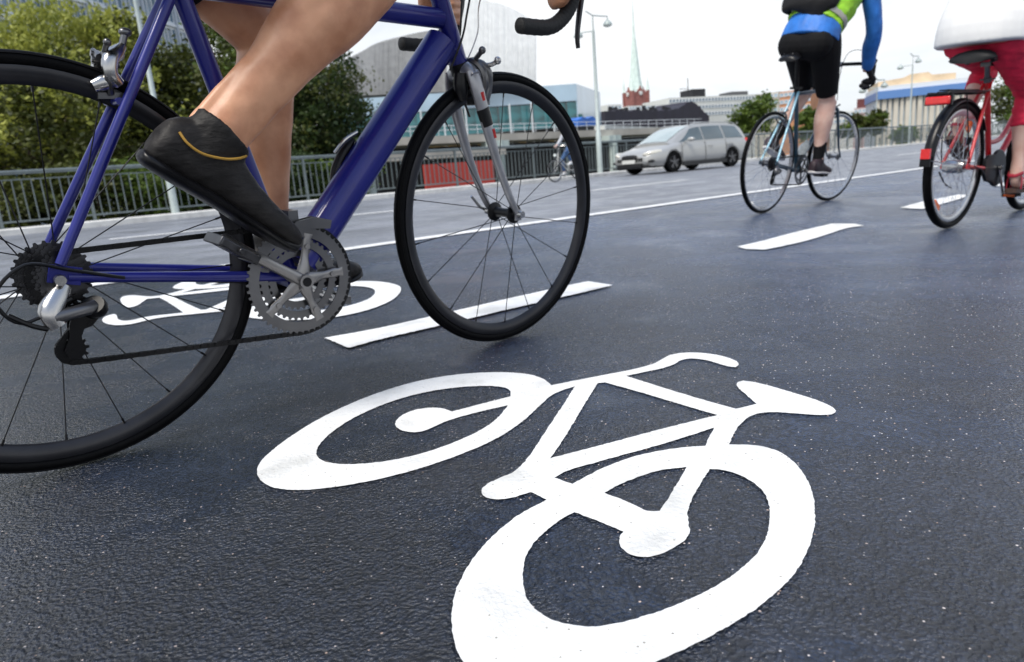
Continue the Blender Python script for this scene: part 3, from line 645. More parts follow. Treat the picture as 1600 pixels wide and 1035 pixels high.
sh.fuse('shorts',M_lycra,r1,voxel=.006,it=4)
js.ell([tuple(L1(.20,.73,0))+(.122,.162),tuple(wai)+(.117,.152),tuple(che)+(.125,.176),tuple(L1(.60,1.02,0))+(.10,.16),tuple(L1(.655,1.038,0))+(.07,.075)],(1,0,-1),n=24)
for (shd,elb,wr_),s in zip(J,(1,-1)):
    js.ell([tuple(L1(.57,1.01,s*.09))+(.08,.06),tuple(shd)+(.064,.058),tuple(shd.lerp(elb,.3))+(.056,.052),tuple(shd.lerp(elb,.7))+(.047,.045)],(0,0,1),n=16)
js.fuse('cycling_jersey',mat('grey_jersey',(.25,.26,.28),.7,var=.2),r1,voxel=.007,it=5,disp=(.003,14,(1,1,1)))
shR=shoe(r1,aR,fR,uR,M_neop,M_black,s=1.04,cuff=(aR.lerp(kR,.075),(.054,.046)),name='overshoe',
   stripe=(M_gold,[[L1(.187,.214,.134),L1(.194,.197,.143),L1(.212,.181,.149),L1(.242,.172,.1525),L1(.266,.171,.150),L1(.284,.174,.142)]]))
shL=shoe(r1,aL,fL,uL,M_neop,M_black,s=1.0,cuff=(aL.lerp(kL,.10),(.043,.038)),name='overshoe')
# ================================================================ second bicycle: pale blue and steel racer
def diamond(root,R,g,fm,stm,name='frame'):
    b=MB(); L=lambda u,v,w:V((u,-w,v+R))
    B=g['bb'];S=g['seat'];HT=g['ht'];HB=g['hb']; r=g.get('r',.0145); tt=g.get('tt',S)
    frame_tubes(b,L,[((B[0],B[1],0),(S[0],S[1],0),r,r),((tt[0],tt[1],0),(HT[0],HT[1]-.03,0),r*.92,r*.92),((B[0],B[1],0),(HB[0],HB[1]+.03,0),r*1.1,r*1.1),((HT[0],HT[1],0),(HB[0],HB[1],0),r*1.2,r*1.2),
       ((B[0]-.02,B[1],.03),(.012,0,.06),.0095,.007),((B[0]-.02,B[1],-.03),(.012,0,-.06),.0095,.007)])
    b.tube([L(B[0],B[1],-.035),L(B[0],B[1],.035)],.02,n=18)
    for s in(-1,1): b.beam(L(-.012,.006,s*.062),L(.03,-.004,s*.062),.006,.024)
    f=b.build(name,fm,root,smooth=50)
    for s in(-1,1):
        q=MB(); q.tube([L(S[0]+.003,S[1]-.015,s*.014),L(.006,.018,s*.060)],[.0085,.0065],n=12); q.build('seat_stay',stm,f)
    return f
def straight_fork(root,R,WB,crown,m,rake=1):
    b=MB(); L=lambda u,v,w:V((u,-w,v+R)); cu,cv=crown
    b.ell([tuple(L(cu,cv,-.05))+(.012,.01),tuple(L(cu,cv+.012,0))+(.018,.018),tuple(L(cu,cv,.05))+(.012,.01)],(1,0,0),n=14)
    for s in(-1,1): b.ell([tuple(L(cu,cv,s*.045))+(.015,.010),tuple(L(cu+(WB-cu)*.35,cv*.55,s*.05))+(.012,.009),tuple(L(cu+(WB-cu)*.6,cv*.25,s*.052))+(.009,.007),tuple(L(WB,0,s*.053))+(.007,.005)],(1,0,0),n=14)
    return b.build('fork',m,root,smooth=60)
R2=.345
M2=bike_matrix(1.84772,4.90393,.001,.70438,-.1215)
M_teal=mat('dark_teal_lacquer',(.012,.045,.075),.3,coat=.6,var=.2,scale=10)
M_pale=mat('pale_blue_lacquer',(.27,.53,.66),.32,coat=.6,var=.1)
bike2=empty('road_bicycle',None,'slim racing bicycle with pale blue stays ridden by the cyclist in black shorts','bicycle','bicycles being ridden along the lane',M=M2)
L2=lambda u,v,w:V((u,-w,v+R2))
g2=dict(bb=(.41,-.065),seat=(.275,.49),tt=(.283,.462),ht=(.80,.53),hb=(.85,.375))
diamond(bike2,R2,g2,M_teal,M_pale); straight_fork(bike2,R2,1.01,(.862,.352),M_teal)
wheel(bike2,0,R2,.0125,.302,M_rims,M_spokes,28,M_alud,rot=.05,cross=1.0); wheel(bike2,1.01,R2,.0125,.302,M_rims,M_spokes,28,M_alud,steer=-.1187,rot=.02,cross=1.0)
q=MB()
for i,r in enumerate((.052,.047,.042,.037,.033,.03)): gear(q,L2(0,0,.023+i*.005),r,int(r*2*PI/.0127),.002,.017)
q.tube([L2(0,0,-.068),L2(0,0,.068)],.006,n=10); q.build('cassette',M_steel,bike2)
a2=R_(-14)
q=MB(); gear(q,L2(.41,-.065,.046),.105,52,.0022,.088); gear(q,L2(.41,-.065,.039),.08,39,.0022,.066)
for i in range(5):
    a=a2+2*PI*i/5; q.beam(L2(.41,-.065,.043),L2(.41+.09*math.cos(a),-.065+.09*math.sin(a),.043),.006,.012,up=(0,1,0))
q.build('chainring',M_alud,bike2)
c_,e2=crank(bike2,g2['bb'],-.056,a2,.17,M_alu,R=R2); c_,e2l=crank(bike2,g2['bb'],.056,a2+PI,.17,M_alu,R=R2)
pedal(bike2,(e2.x,e2.y-.045,e2.z),M_black); pedal(bike2,(e2l.x,e2l.y+.045,e2l.z),M_black,tilt=.5)
q=MB(); chain_path(q,[(0.0,.0375),(.41,.040)]+arc((.41,-.065),.105,88,-88,18)+[(.4,-.17),(.012,-.142)]+arc((.002,-.118),.0225,-80,-200,6)+[(0,-.09)]+arc((.022,-.062),.0225,-120,60,5)+arc((0,0),.0375,-60,-270,14),-.043,w=.006,R=R2); q.build('chain',M_black,bike2)
derailleur(bike2,0,M_alud,M_black,up=(.022,-.062),low=(.002,-.118),y=-.043,R=R2,hang=(.006,-.02))
caliper(bike2,L2(.13,.318,0),(0,0,1),M_alud,s=.95,front=-1); caliper(bike2,L2(.86,.345,0),(-.3,0,.95),M_alud,front=1)
q=MB(); q.tube([L2(.272,.485,0),L2(.230,.695,0)],.0136,n=16); q.tube([L2(.279,.475,0),L2(.272,.498,0)],.0185,n=14); q.beam(L2(.26,.50,-.04),L2(.26,.50,.05),.012,.016); q.build('seat_post',M_black,bike2)
saddle(bike2,(.215,0,.745+R2),.27,.15,M_black,tilt=.10)
q=MB(); q.tube([L2(.796,.535,0),L2(.785,.63,0),L2(.80,.655,0),L2(.885,.675,0)],.0125,n=14); q.tube([L2(.885,.675,-.02),L2(.885,.675,.02)],.018,n=14); q.build('stem',M_alu,bike2)
drop_bar(bike2,[(u,v+.113+R2,w) for u,v,w in [(.885,.562,0),(.885,.562,.05),(.887,.562,.13),(.898,.561,.18),(.935,.557,.2),(.968,.538,.206),(.983,.502,.208),(.976,.462,.208),(.948,.428,.207),(.905,.410,.206),(.826,.408,.205)]],None,w0=.17)
for s in(-1,1): lever(bike2,[tuple(L2(.945,.661,s*.202))+(.018,.015),tuple(L2(.98,.675,s*.204))+(.019,.016),tuple(L2(1.02,.70,s*.204))+(.014,.012)],[tuple(L2(1.015,.675,s*.204))+(.009,.008),tuple(L2(1.02,.62,s*.204))+(.006,.008),tuple(L2(.995,.52,s*.208))+(.004,.006)],M_black,M_steel)
q=MB()
for s in(-1,1): q.tube(cat([tuple(L2(.97,.70,s*.2)),tuple(L2(.96,.77,s*.12)),tuple(L2(.91,.75,s*.04)),tuple(L2(.87,.60,s*.02)),tuple(L2(.865,.42,s*.03))],6),.0024,n=6)
q.build('brake_cable',M_black,bike2)
q=MB(); q.lathe([(0,0),(.035,0),(.036,.09),(.03,.12),(.018,.13),(.018,.155),(0,.157)],c=L2(.43,.02,0),axis=L2(.62,.21,0)-L2(.43,.02,0),n=20); q.build('water_bottle',mat('clear_bottle',(.45,.5,.52),.25,var=.2,trans=.2),bike2)

# rider two ---------------------------------------------------------------------
r2=empty('person',None,'cyclist in black shorts, blue jacket and green vest carrying a black backpack','person','people riding bicycles',M=M2)
hR,hL=L2(.34,.79,.125),L2(.34,.79,-.06); kR,aR=L2(.50,.40,.125),L2(.475,.0,.125); kL,aL=L2(.60,.47,-.10),L2(.265,.145,-.125)
body=MB(); seg(body,hR,kR,THIGH); seg(body,hL,kL,THIGH); seg(body,kR,aR,scl(SHIN,1.22)); seg(body,kL,aL,scl(SHIN,1.03),ref=(.7,0,-.7))
for a,f in((aR,V((1,0,-.05))),(aL,V((.93,0,-.36)))): body.ell([tuple(a)+(.038,.032),tuple(a+f*.03+V((0,0,-.035)))+(.038,.03),tuple(a+f*.12+V((0,0,-.05)))+(.018,.034)],f,n=14)
D=lambda u,v,w:L2(u,v,w+.03)
TOR=[tuple(D(.30,.74,0))+(.10,.14),tuple(D(.34,.83,0))+(.12,.165),tuple(D(.43,.98,0))+(.105,.145),tuple(D(.56,1.14,0))+(.12,.17),tuple(D(.66,1.25,0))+(.09,.16),tuple(D(.72,1.32,0))+(.06,.065),tuple(D(.76,1.38,0))+(.055,.06)]
body.ell(TOR,(1,0,-.8),n=24); hd=D(.82,1.46,0); head(body,hd,(1,0,-.1))
arms=[]
for s in(1,-1):
    shd=D(.66,1.22,s*.19); elb=L2(.755,.885,s*.245+.02); wr_=L2(.875,.625,s*.207)
    body.ell([tuple(D(.64,1.23,s*.1))+(.07,.05),tuple(shd)+(.055,.05),tuple(shd.lerp(elb,.2))+(.05,.047)],(0,0,1),n=16); seg(body,shd,elb,UARM); seg(body,elb,wr_,FARM); arms.append((shd,elb,wr_))
body.fuse('body',M_skin2,r2,voxel=.0065,it=4)
face_parts(r2,hd,(1,0,-.1),'short',M_hairb,helmet=mat('dark_helmet',(.03,.03,.035),.3,coat=.4))
q=MB(); q.ell([tuple(D(.285,.70,0))+(.09,.13),tuple(D(.32,.79,0))+(.135,.185),tuple(D(.36,.88,0))+(.13,.175),tuple(D(.40,.94,0))+(.12,.165)],(1,0,-.8),n=26)
for s,h,k in((1,hR,kR),(-1,hL,kL)): seg(q,h,k,[(-.12,.11,.10),(.1,.112,.102),(.4,.098,.09),(.7,.082,.076),(.86,.072,.068)])
q.ball(D(.25,.78,.07),(.085,.12,.11)); q.ball(D(.25,.78,-.07),(.085,.12,.11)); q.ball(D(.25,.78,0),(.075,.12,.10))
q.fuse('shorts',M_lycra,r2,voxel=.007,it=5)
M_jack=mat('blue_jacket',(.018,.15,.52),.55,var=.25,scale=12,bump=.4,bscale=40,bdist=.006)
q=MB(); q.ell([tuple(D(.305,.80,0))+(.148,.198),tuple(D(.35,.90,0))+(.142,.188),tuple(D(.43,1.0,0))+(.12,.16),tuple(D(.56,1.14,0))+(.13,.18),tuple(D(.66,1.25,0))+(.10,.17),tuple(D(.715,1.315,0))+(.07,.075)],(1,0,-.8),n=26)
for s,(shd,elb,wr_) in zip((1,-1),arms):
    q.ell([tuple(D(.63,1.22,s*.09))+(.08,.06),tuple(shd)+(.070,.064),tuple(shd.lerp(elb,.35))+(.065,.060),tuple(elb)+(.056,.054),tuple(elb.lerp(wr_,.4))+(.056,.053),tuple(elb.lerp(wr_,.75))+(.047,.045),tuple(elb.lerp(wr_,.95))+(.037,.037)],(1,0,0),n=18)
q.fuse('jacket',M_jack,r2,voxel=.007,it=5,disp=(.007,11,(1,1,.6)))
M_vest=mat('lime_vest',(.30,.62,.03),.6,var=.2,scale=12,bump=.4,bscale=40,bdist=.006)
q=MB(); q.ell([tuple(D(.345,.90,0))+(.150,.194),tuple(D(.40,.97,.01))+(.152,.198),tuple(D(.50,1.08,.02))+(.15,.205),tuple(D(.58,1.16,0))+(.14,.19),tuple(D(.655,1.24,0))+(.11,.165)],(1,0,-.8),n=26)
vest=q.fuse('vest',M_vest,r2,voxel=.007,it=4,disp=(.010,13,(1,1,1)))
q=MB(); q.ell([tuple(D(.362,.922,0))+(.156,.202),tuple(D(.375,.938,.002))+(.158,.204),tuple(D(.388,.954,.004))+(.157,.203)],(1,0,-.8),n=40); q.build('reflective_band',mat('grey_reflective_tape',(.38,.37,.33),.35,.3),vest,smooth=60)
M_pack=mat('black_backpack',(.004,.004,.005),.8,var=.3,bump=.5,bscale=200)
q=MB(); q.ell([tuple(D(.265,.985,-.02))+(.03,.11),tuple(D(.272,1.005,-.02))+(.085,.185),tuple(D(.345,1.14,-.025))+(.11,.195),tuple(D(.45,1.30,-.03))+(.11,.165),tuple(D(.51,1.42,-.02))+(.08,.13),tuple(D(.53,1.455,-.02))+(.03,.08)],(1,0,-.6),n=30)
bp=q.fuse('backpack',M_pack,r2,voxel=.008,it=3,disp=(.006,9,(1,1,1)))
q=MB()
for s in(-1,1): q.ell([tuple(D(.50,1.38,s*.1))+(.006,.025),tuple(D(.63,1.34,s*.12))+(.006,.025),tuple(D(.74,1.22,s*.13))+(.006,.025),tuple(D(.70,1.10,s*.16))+(.006,.018),tuple(D(.56,1.04,s*.18))+(.006,.012),tuple(D(.42,1.06,s*.15))+(.006,.012)],(0,0,1),n=10)
q.build('shoulder_strap',M_pack,bp,smooth=60)
for s,(shd,elb,wr_) in zip((1,-1),arms):
    q=MB(); hand(q,L2(.925,.527,s*.206),V((1,0,.35)),(-.1,s*-.0-.0,1),rb=.016,wrist=wr_.lerp(elb,.08),thumb=-s); q.fuse('glove',M_pack,r2,voxel=.0045,it=3)
for k,a,kn,f in(('r',aR,kR,V((1,0,-.06))),('l',aL,kL,V((.93,0,-.36)))):
    q=MB(); seg(q,a,kn,[(-.12,.040,.036),(.0,.042,.038),(.15,.043,.040),(.34,.047,.045)],ref=(1,0,0)); q.fuse('sock',M_lycra,r2,voxel=.005,it=2)
    u=V((-f.z,0,f.x)); shoe(r2,a,f,u,mat('dark_plum_trainer',(.022,.010,.016),.55,var=.5,scale=40),mat('white_trainer_sole',(.75,.72,.7),.5),s=1.02,name='shoe',heelh=.085,cuff=(a+V((0,0,.015)),(.045,.040)))

# ================================================================ third bicycle: red city bicycle
R3=.335
M3=bike_matrix(2.477,3.816,-.0685,.615,-.05)
L3=lambda u,v,w:V((u,-w,v+R3))
M_red=mat('red_lacquer',(.50,.008,.014),.35,coat=.3,var=.12,scale=8,dirt=.1)
M_lens=mat('red_lens',(.62,.008,.008),.12,coat=1,var=.15,scale=60,emis=(.8,.02,.01,.08))
M_orange=mat('orange_reflector',(.85,.16,.02),.25,coat=.6)
M_tyreb=mat('weathered_tyre',(.018,.018,.018),.6,var=.3,scale=50,bump=.3,bscale=200)
bike3=empty('city_bicycle',None,'red step-through city bicycle with rear rack, black mudguards and red tail light','bicycle','bicycles being ridden along the lane',M=M3)
B3=(.46,-.035); b=MB()
frame_tubes(b,L3,[((B3[0],B3[1],0),(.285,.455,0),.0155,.0145),((.86,.47,0),(.915,.30,0),.018,.018),
   ((.44,B3[1]-.005,.03),(.012,0,.062),.0095,.0085),((.44,B3[1]-.005,-.03),(.012,0,-.062),.0095,.0085),((.290,.43,.016),(.006,.02,.064),.0095,.0085),((.290,.43,-.016),(.006,.02,-.064),.0095,.0085)])
b.tube(cat([tuple(L3(.895,.36,0)),tuple(L3(.78,.20,0)),tuple(L3(.62,.05,0)),tuple(L3(.46,-.035,0))],6),.017,n=16)
b.tube(cat([tuple(L3(.87,.44,0)),tuple(L3(.74,.26,0)),tuple(L3(.58,.13,0)),tuple(L3(.41,.11,0))],6),.014,n=16)
b.tube([L3(.46,-.035,-.036),L3(.46,-.035,.036)],.021,n=18)
for s in(-1,1): b.beam(L3(-.012,.004,s*.064),L3(.03,-.004,s*.064),.006,.03)
b.build('frame',M_red,bike3,smooth=50)
straight_fork(bike3,R3,1.06,(.925,.275+.07),M_red)
w3=wheel(bike3,0,R3,.0195,.264,M_rims,M_spokes,36,M_alu,hw=.033,rot=.0,cross=1.0)
w3f=wheel(bike3,1.06,R3,.0195,.272,M_rims,M_spokes,36,M_alu,hw=.03,steer=.02,rot=.04,cross=1.0)
for w_,lst in((w3,((-.175,-.195,.62),(.13,.215,2.1))),(w3f,((.0,.24,1.57),))):
    for x,z,a in lst:
        q=MB(); q.box((x,0,z),(.075,.012,.032),Matrix.Rotation(-a+PI/2 if False else a,3,'Y')); q.build('spoke_reflector',M_orange,w_)
q=MB(); q.lathe([(0,-.05),(.03,-.05),(.036,-.02),(.036,.03),(.028,.055),(0,.055)],c=L3(0,0,0),n=22); q.build('gear_hub',M_alu,bike3)
def mudguard(u0,R,a0,a1,m,name='mudguard',stay=None):
    vs=[];fs=[];N=30;pr=[(-.027,-.012),(-.024,-.002),(-.014,.006),(0,.009),(.014,.006),(.024,-.002),(.027,-.012)]
    for i in range(N+1):
        a=R_(a0+(a1-a0)*i/N)
        for y,d in pr: vs.append(V((u0+(R+.014+d)*math.cos(a),y,R3+(R+.014+d)*math.sin(a))))
    for i in range(N):
        for k in range(6): fs.append((i*7+k,i*7+k+1,(i+1)*7+k+1,(i+1)*7+k))
    g=MB().add(vs,fs).build(name,m,bike3,smooth=60); so=g.modifiers.new('t','SOLIDIFY'); so.thickness=.0015
    q=MB()
    for s in(-1,1):
        for a in stay: q.tube([V((u0+(R+.018)*math.cos(R_(a)),s*.024,R3+(R+.018)*math.sin(R_(a)))),V((u0,s*.06,R3))],.0022,n=6)
    q.build('mudguard_stay',M_spokes,g)
    return g
mg=mudguard(0,R3,30,172,M_black,stay=(172,150)); mudguard(1.06,R3,20,165,M_black,stay=(165,))
q=MB(); q.box(L3(-.362,.085,0),(.014,.045,.05)); q.build('tail_reflector',M_lens,mg)
q=MB(); q.box(L3(-.360,.04,0),(.008,.05,.04)); q.build('mudflap',M_black,mg)
q=MB()
for s in(-1,1):
    q.tube([L3(-.30,.375,s*.035),L3(-.29,.382,s*.05),L3(.18,.388,s*.05),L3(.275,.40,s*.02)],.0055,n=8)
    q.tube([L3(-.10,.380,s*.055),L3(-.0,.02,s*.07)],.0033,n=8)
for u in(-.30,-.2,-.08,.04,.15): q.tube([L3(u,.378,-.05),L3(u,.378,.05)],.0045,n=8)
q.tube([L3(-.3,.384,0),L3(.18,.394,0)],.0045,n=8); q.box(L3(-.05,.396,0),(.36,.05,.006)); rk=q.build('rear_rack',M_black,bike3)
q=MB(); q.box(L3(-.292,.345,0),(.022,.118,.042)); tl=q.build('tail_light',M_lens,rk); bv=tl.modifiers.new('b','BEVEL'); bv.width=.009; bv.segments=4
q=MB(); q.box(L3(-.278,.348,0),(.014,.128,.052)); q.box(L3(-.28,.372,0),(.03,.04,.01)); bo=q.build('tail_light_housing',M_black,rk)
q=MB(); q.tube([L3(.29,.44,0),L3(.262,.525,0)],.0135,n=14); q.tube([L3(.294,.438,0),L3(.285,.465,0)],.0195,n=14); q.box(L3(.262,.53,0),(.05,.05,.022)); q.tube([L3(.27,.452,-.03),L3(.27,.452,.045)],.0045,n=8); q.build('seat_post',M_alud,bike3)
sd=saddle(bike3,(.165,-.012,.610+R3),.29,.235,mat('black_saddle',(.005,.005,.006),.6,var=.3,bump=.4,bscale=200),tilt=.05,tk=1.9)
q=MB()
for s in(-1,1):
    cs=[]
    for i in range(60): a=i*.9; cs.append(L3(.175,0,0)+V((.016*math.cos(a),s*.06+.016*math.sin(a),.535+.065*i/60-.0)))
    q.tube(cs,.003,n=6)
q.build('saddle_spring',M_steel,sd)
q=MB(); 
for y0,y1 in((.034,.052),): q.prism([(.46+.105*math.cos(a),-.035+.105*math.sin(a)) for a in [R_(t) for t in range(-130,131,13)]]+[(.31,.045),(.27,.02),(.27,-.06),(.31,-.10)],y0,y1,lambda x,y,h:L3(x,y,h))
cg=q.build('chain_case',M_black,bike3); bv=cg.modifiers.new('b','BEVEL'); bv.width=.005; bv.segments=3
a3=R_(-72)
c_,e3=crank(bike3,B3,-.056,a3,.165,M_alu,R=R3); c_,e3l=crank(bike3,B3,.05,a3+PI,.165,M_alu,R=R3)
pR3=pedal(bike3,(e3.x,e3.y-.045,e3.z),M_black); pL3=pedal(bike3,(e3l.x,e3l.y+.045,e3l.z),M_black,tilt=.4)
q=MB()
for s in(-1,1): q.box((0,0,0),(.001,.001,.001)) if False else q.box(V((e3.x-.038,e3.y-.045,e3.z)),(.004,.055,.014))
q.build('pedal_reflector',M_orange,pR3)
q=MB(); q.tube([L3(.858,.475,0),L3(.80,.66,0)],.0125,n=12); q.tube([L3(.80,.66,0),L3(.86,.68,0)],.0125,n=12); q.build('stem',M_alu,bike3)
q=MB(); q.tube(cat([tuple(L3(.62,.66,-.28)),tuple(L3(.72,.67,-.27)),tuple(L3(.83,.69,-.17)),tuple(L3(.86,.68,0)),tuple(L3(.83,.69,.17)),tuple(L3(.72,.67,.27)),tuple(L3(.62,.66,.28))],6),.0115,n=12); hb=q.build('handlebar',M_alu,bike3,smooth=60)
for s in(-1,1): q=MB(); q.tube([L3(.60,.658,s*.281),L3(.72,.67,s*.271)],.016,n=12); q.build('grip',M_black,hb)
q=MB(); q.lathe([(0,.05),(.02,.045),(.034,.02),(.036,0),(0,0)],c=L3(.93,.46,0),axis=(-1,0,0),n=20); q.build('headlight',M_alu,bike3)
q=MB(); q.tube(cat([tuple(L3(.03,.0,.085)),tuple(L3(.16,-.03,.08)),tuple(L3(.30,-.07,.05)),tuple(L3(.42,-.06,.03))],5),.003,n=6); q.tube(cat([tuple(L3(.0,-.03,-.075)),tuple(L3(.10,-.10,-.08)),tuple(L3(.20,-.13,-.085))],5),.005,n=6); q.build('gear_cable',M_black,bike3)

r3=empty('person',None,'rider in a loose white top and tight red capri trousers on the red bicycle','person','people riding bicycles',M=M3)
hR,hL=L3(.225,.66,.10),L3(.225,.66,-.10); kR,aR=L3(.50,.34,.13),L3(.46,-.07,.145); kL,aL=L3(.60,.545,-.12),L3(.335,.19,-.135)
kR=L3(.52,.37,.13); aR=L3(.475,-.075,.14)
body=MB(); seg(body,hR,kR,scl(THIGH,1.1)); seg(body,hL,kL,scl(THIGH,1.1)); seg(body,kR,aR,scl(SHIN,1.08)); seg(body,kL,aL,scl(SHIN,1.05),ref=(.8,0,-.5))
for a,f in((aR,V((1,0,-.05))),(aL,V((.85,0,-.5)))):
    u=V((-f.z,0,f.x)).normalized(); l=V((0,1,0))
    body.ell([tuple(a)+(.034,.03),tuple(a+f*.02-u*.04)+(.036,.028),tuple(a+f*.09-u*.055)+(.018,.033),tuple(a+f*.13-u*.062)+(.012,.034)],f,n=14)
    for i,(o,ln) in enumerate(((-.028,.165),(-.012,.172),(.003,.167),(.016,.158),(.028,.148))):
        s_=-1 if a.y<0 else 1
        body.tube([a+f*.115-u*.062+l*o*s_,a+f*ln-u*.066+l*o*1.1*s_],[.010 if i else .012,.0075 if i else .011],n=8); body.ball(a+f*ln-u*.066+l*o*1.1*s_,.0078 if i else .011,n=8,m=6)
TOR=[tuple(L3(.19,.62,0))+(.12,.16),tuple(L3(.20,.72,0))+(.14,.185),tuple(L3(.25,.90,0))+(.115,.155),tuple(L3(.32,1.08,0))+(.12,.17),tuple(L3(.37,1.20,0))+(.085,.16),tuple(L3(.40,1.27,0))+(.055,.06),tuple(L3(.42,1.33,0))+(.05,.055)]
body.ell(TOR,(1,0,-.2),n=24); hd=L3(.45,1.43,0); head(body,hd,(1,0,-.05),s=.95)
arms=[]
for s in(1,-1):
    shd=L3(.36,1.17,s*.18); elb=L3(.46,.89,s*.25); wr_=L3(.625,.70,s*.278)
    body.ell([tuple(L3(.35,1.18,s*.1))+(.06,.05),tuple(shd)+(.05,.048),tuple(shd.lerp(elb,.2))+(.046,.044)],(0,0,1),n=16); seg(body,shd,elb,scl(UARM,.92)); seg(body,elb,wr_,scl(FARM,.9)); arms.append((shd,elb,wr_))
    hand(body,L3(.66,.664,s*.276),V((1,0,.1)),(0,0,1),rb=.0165,wrist=wr_,thumb=-s)
body.fuse('body',M_skin2,r3,voxel=.0065,it=4)
face_parts(r3,hd,(1,0,-.05),'long',M_hairb,s=.95)
M_capri=mat('red_capri_fabric',(.72,.018,.065),.75,var=.2,scale=16,bump=.5,bscale=60,bdist=.004)
q=MB(); q.ell([tuple(L3(.24,.61,0))+(.09,.20),tuple(L3(.225,.69,0))+(.14,.238),tuple(L3(.215,.79,0))+(.15,.20),tuple(L3(.235,.87,0))+(.13,.175)],(1,0,-.1),n=26)
q.ball(L3(.185,.71,.095),(.10,.11,.10)); q.ball(L3(.185,.71,-.095),(.10,.11,.10))
for h,k,a in((hR,kR,aR),(hL,kL,aL)):
    seg(q,h,k,[(-.1,.115,.11),(.1,.118,.112),(.4,.105,.098),(.7,.087,.082),(.95,.072,.068),(1.06,.06,.06)]); seg(q,k,a,[(-.06,.062,.06),(.08,.067,.064,-.002),(.25,.069,.066,-.008),(.40,.067,.064,-.008)],ref=(.8,0,-.3))
q.fuse('capri_trousers',M_capri,r3,voxel=.0075,it=3,disp=(.0075,13,(.7,.7,2.4)))
M_white=mat('white_cotton',(.8,.8,.79),.85,var=.04,scale=10,bump=.3,bscale=14,bdist=.012,stretch=(1,1,.4))
q=MB(); q.ell([tuple(L3(.165,.625,0))+(.185,.236),tuple(L3(.175,.73,0))+(.19,.230),tuple(L3(.25,.92,0))+(.16,.20),tuple(L3(.32,1.08,0))+(.145,.195),tuple(L3(.37,1.20,0))+(.10,.175),tuple(L3(.395,1.255,0))+(.07,.08)],(1,0,-.12),n=30)
for s,(shd,elb,wr_) in zip((1,-1),arms): q.ell([tuple(L3(.345,1.17,s*.09))+(.07,.06),tuple(shd)+(.063,.06),tuple(shd.lerp(elb,.5))+(.06,.056),tuple(shd.lerp(elb,.95))+(.058,.054)],(1,0,0),n=18)
q.fuse('loose_top',M_white,r3,voxel=.008,it=4,disp=(.006,6,(1,1,.4)))
M_sand=mat('red_sandal',(.40,.02,.04),.5); M_sand2=mat('brown_sandal_sole',(.06,.03,.02),.6)
for a,f in((aR,V((1,0,-.05))),(aL,V((.85,0,-.5)))):
    f=f.normalized(); u=V((-f.z,0,f.x)).normalized(); l=V((0,1,0)); o=a-u*.078
    q=MB(); st=[(-.07,.014),(-.055,.03),(0,.032),(.05,.031),(.10,.043),(.14,.044),(.165,.034),(.178,.016)]; vs=[];fs=[]
    for x,hw in st: 
        for yy,zz in((-hw,-.022),(hw,-.022),(hw,.002),(-hw,.002)): vs.append(o+f*x+l*yy+u*zz)
    for i in range(len(st)-1):
        for k in range(4): m_=(k+1)%4; fs.append((i*4+k,i*4+m_,(i+1)*4+m_,(i+1)*4+k))
    fs+= [(0,1,2,3),tuple(len(vs)-4+k for k in range(4))]
    q.add(vs,fs); so=q.build('sandal',M_sand2,r3)
    q=MB()
    for x,h,w_ in((.10,.040,.042),(.055,.062,.036),(-.01,.095,.036)): q.ell([tuple(o+f*x-l*w_+u*.0)+(.010,.003),tuple(o+f*x-l*w_*.95+u*h*.55)+(.010,.003),tuple(o+f*x-l*w_*.5+u*h*.95)+(.010,.003),tuple(o+f*x+u*h)+(.010,.003),tuple(o+f*x+l*w_*.5+u*h*.95)+(.010,.003),tuple(o+f*x+l*w_*.95+u*h*.55)+(.010,.003),tuple(o+f*x+l*w_)+(.010,.003)],f,n=8)
    q.ell([tuple(o-l*.036-f*.01+u*.09)+(.010,.003),tuple(o-f*.062+u*.075-l*.02)+(.010,.003),tuple(o-f*.068+u*.075)+(.010,.003),tuple(o-f*.062+u*.075+l*.02)+(.010,.003),tuple(o+l*.036-f*.01+u*.09)+(.010,.003)],u,n=8)
    q.build('sandal_strap',M_sand,so,smooth=60)
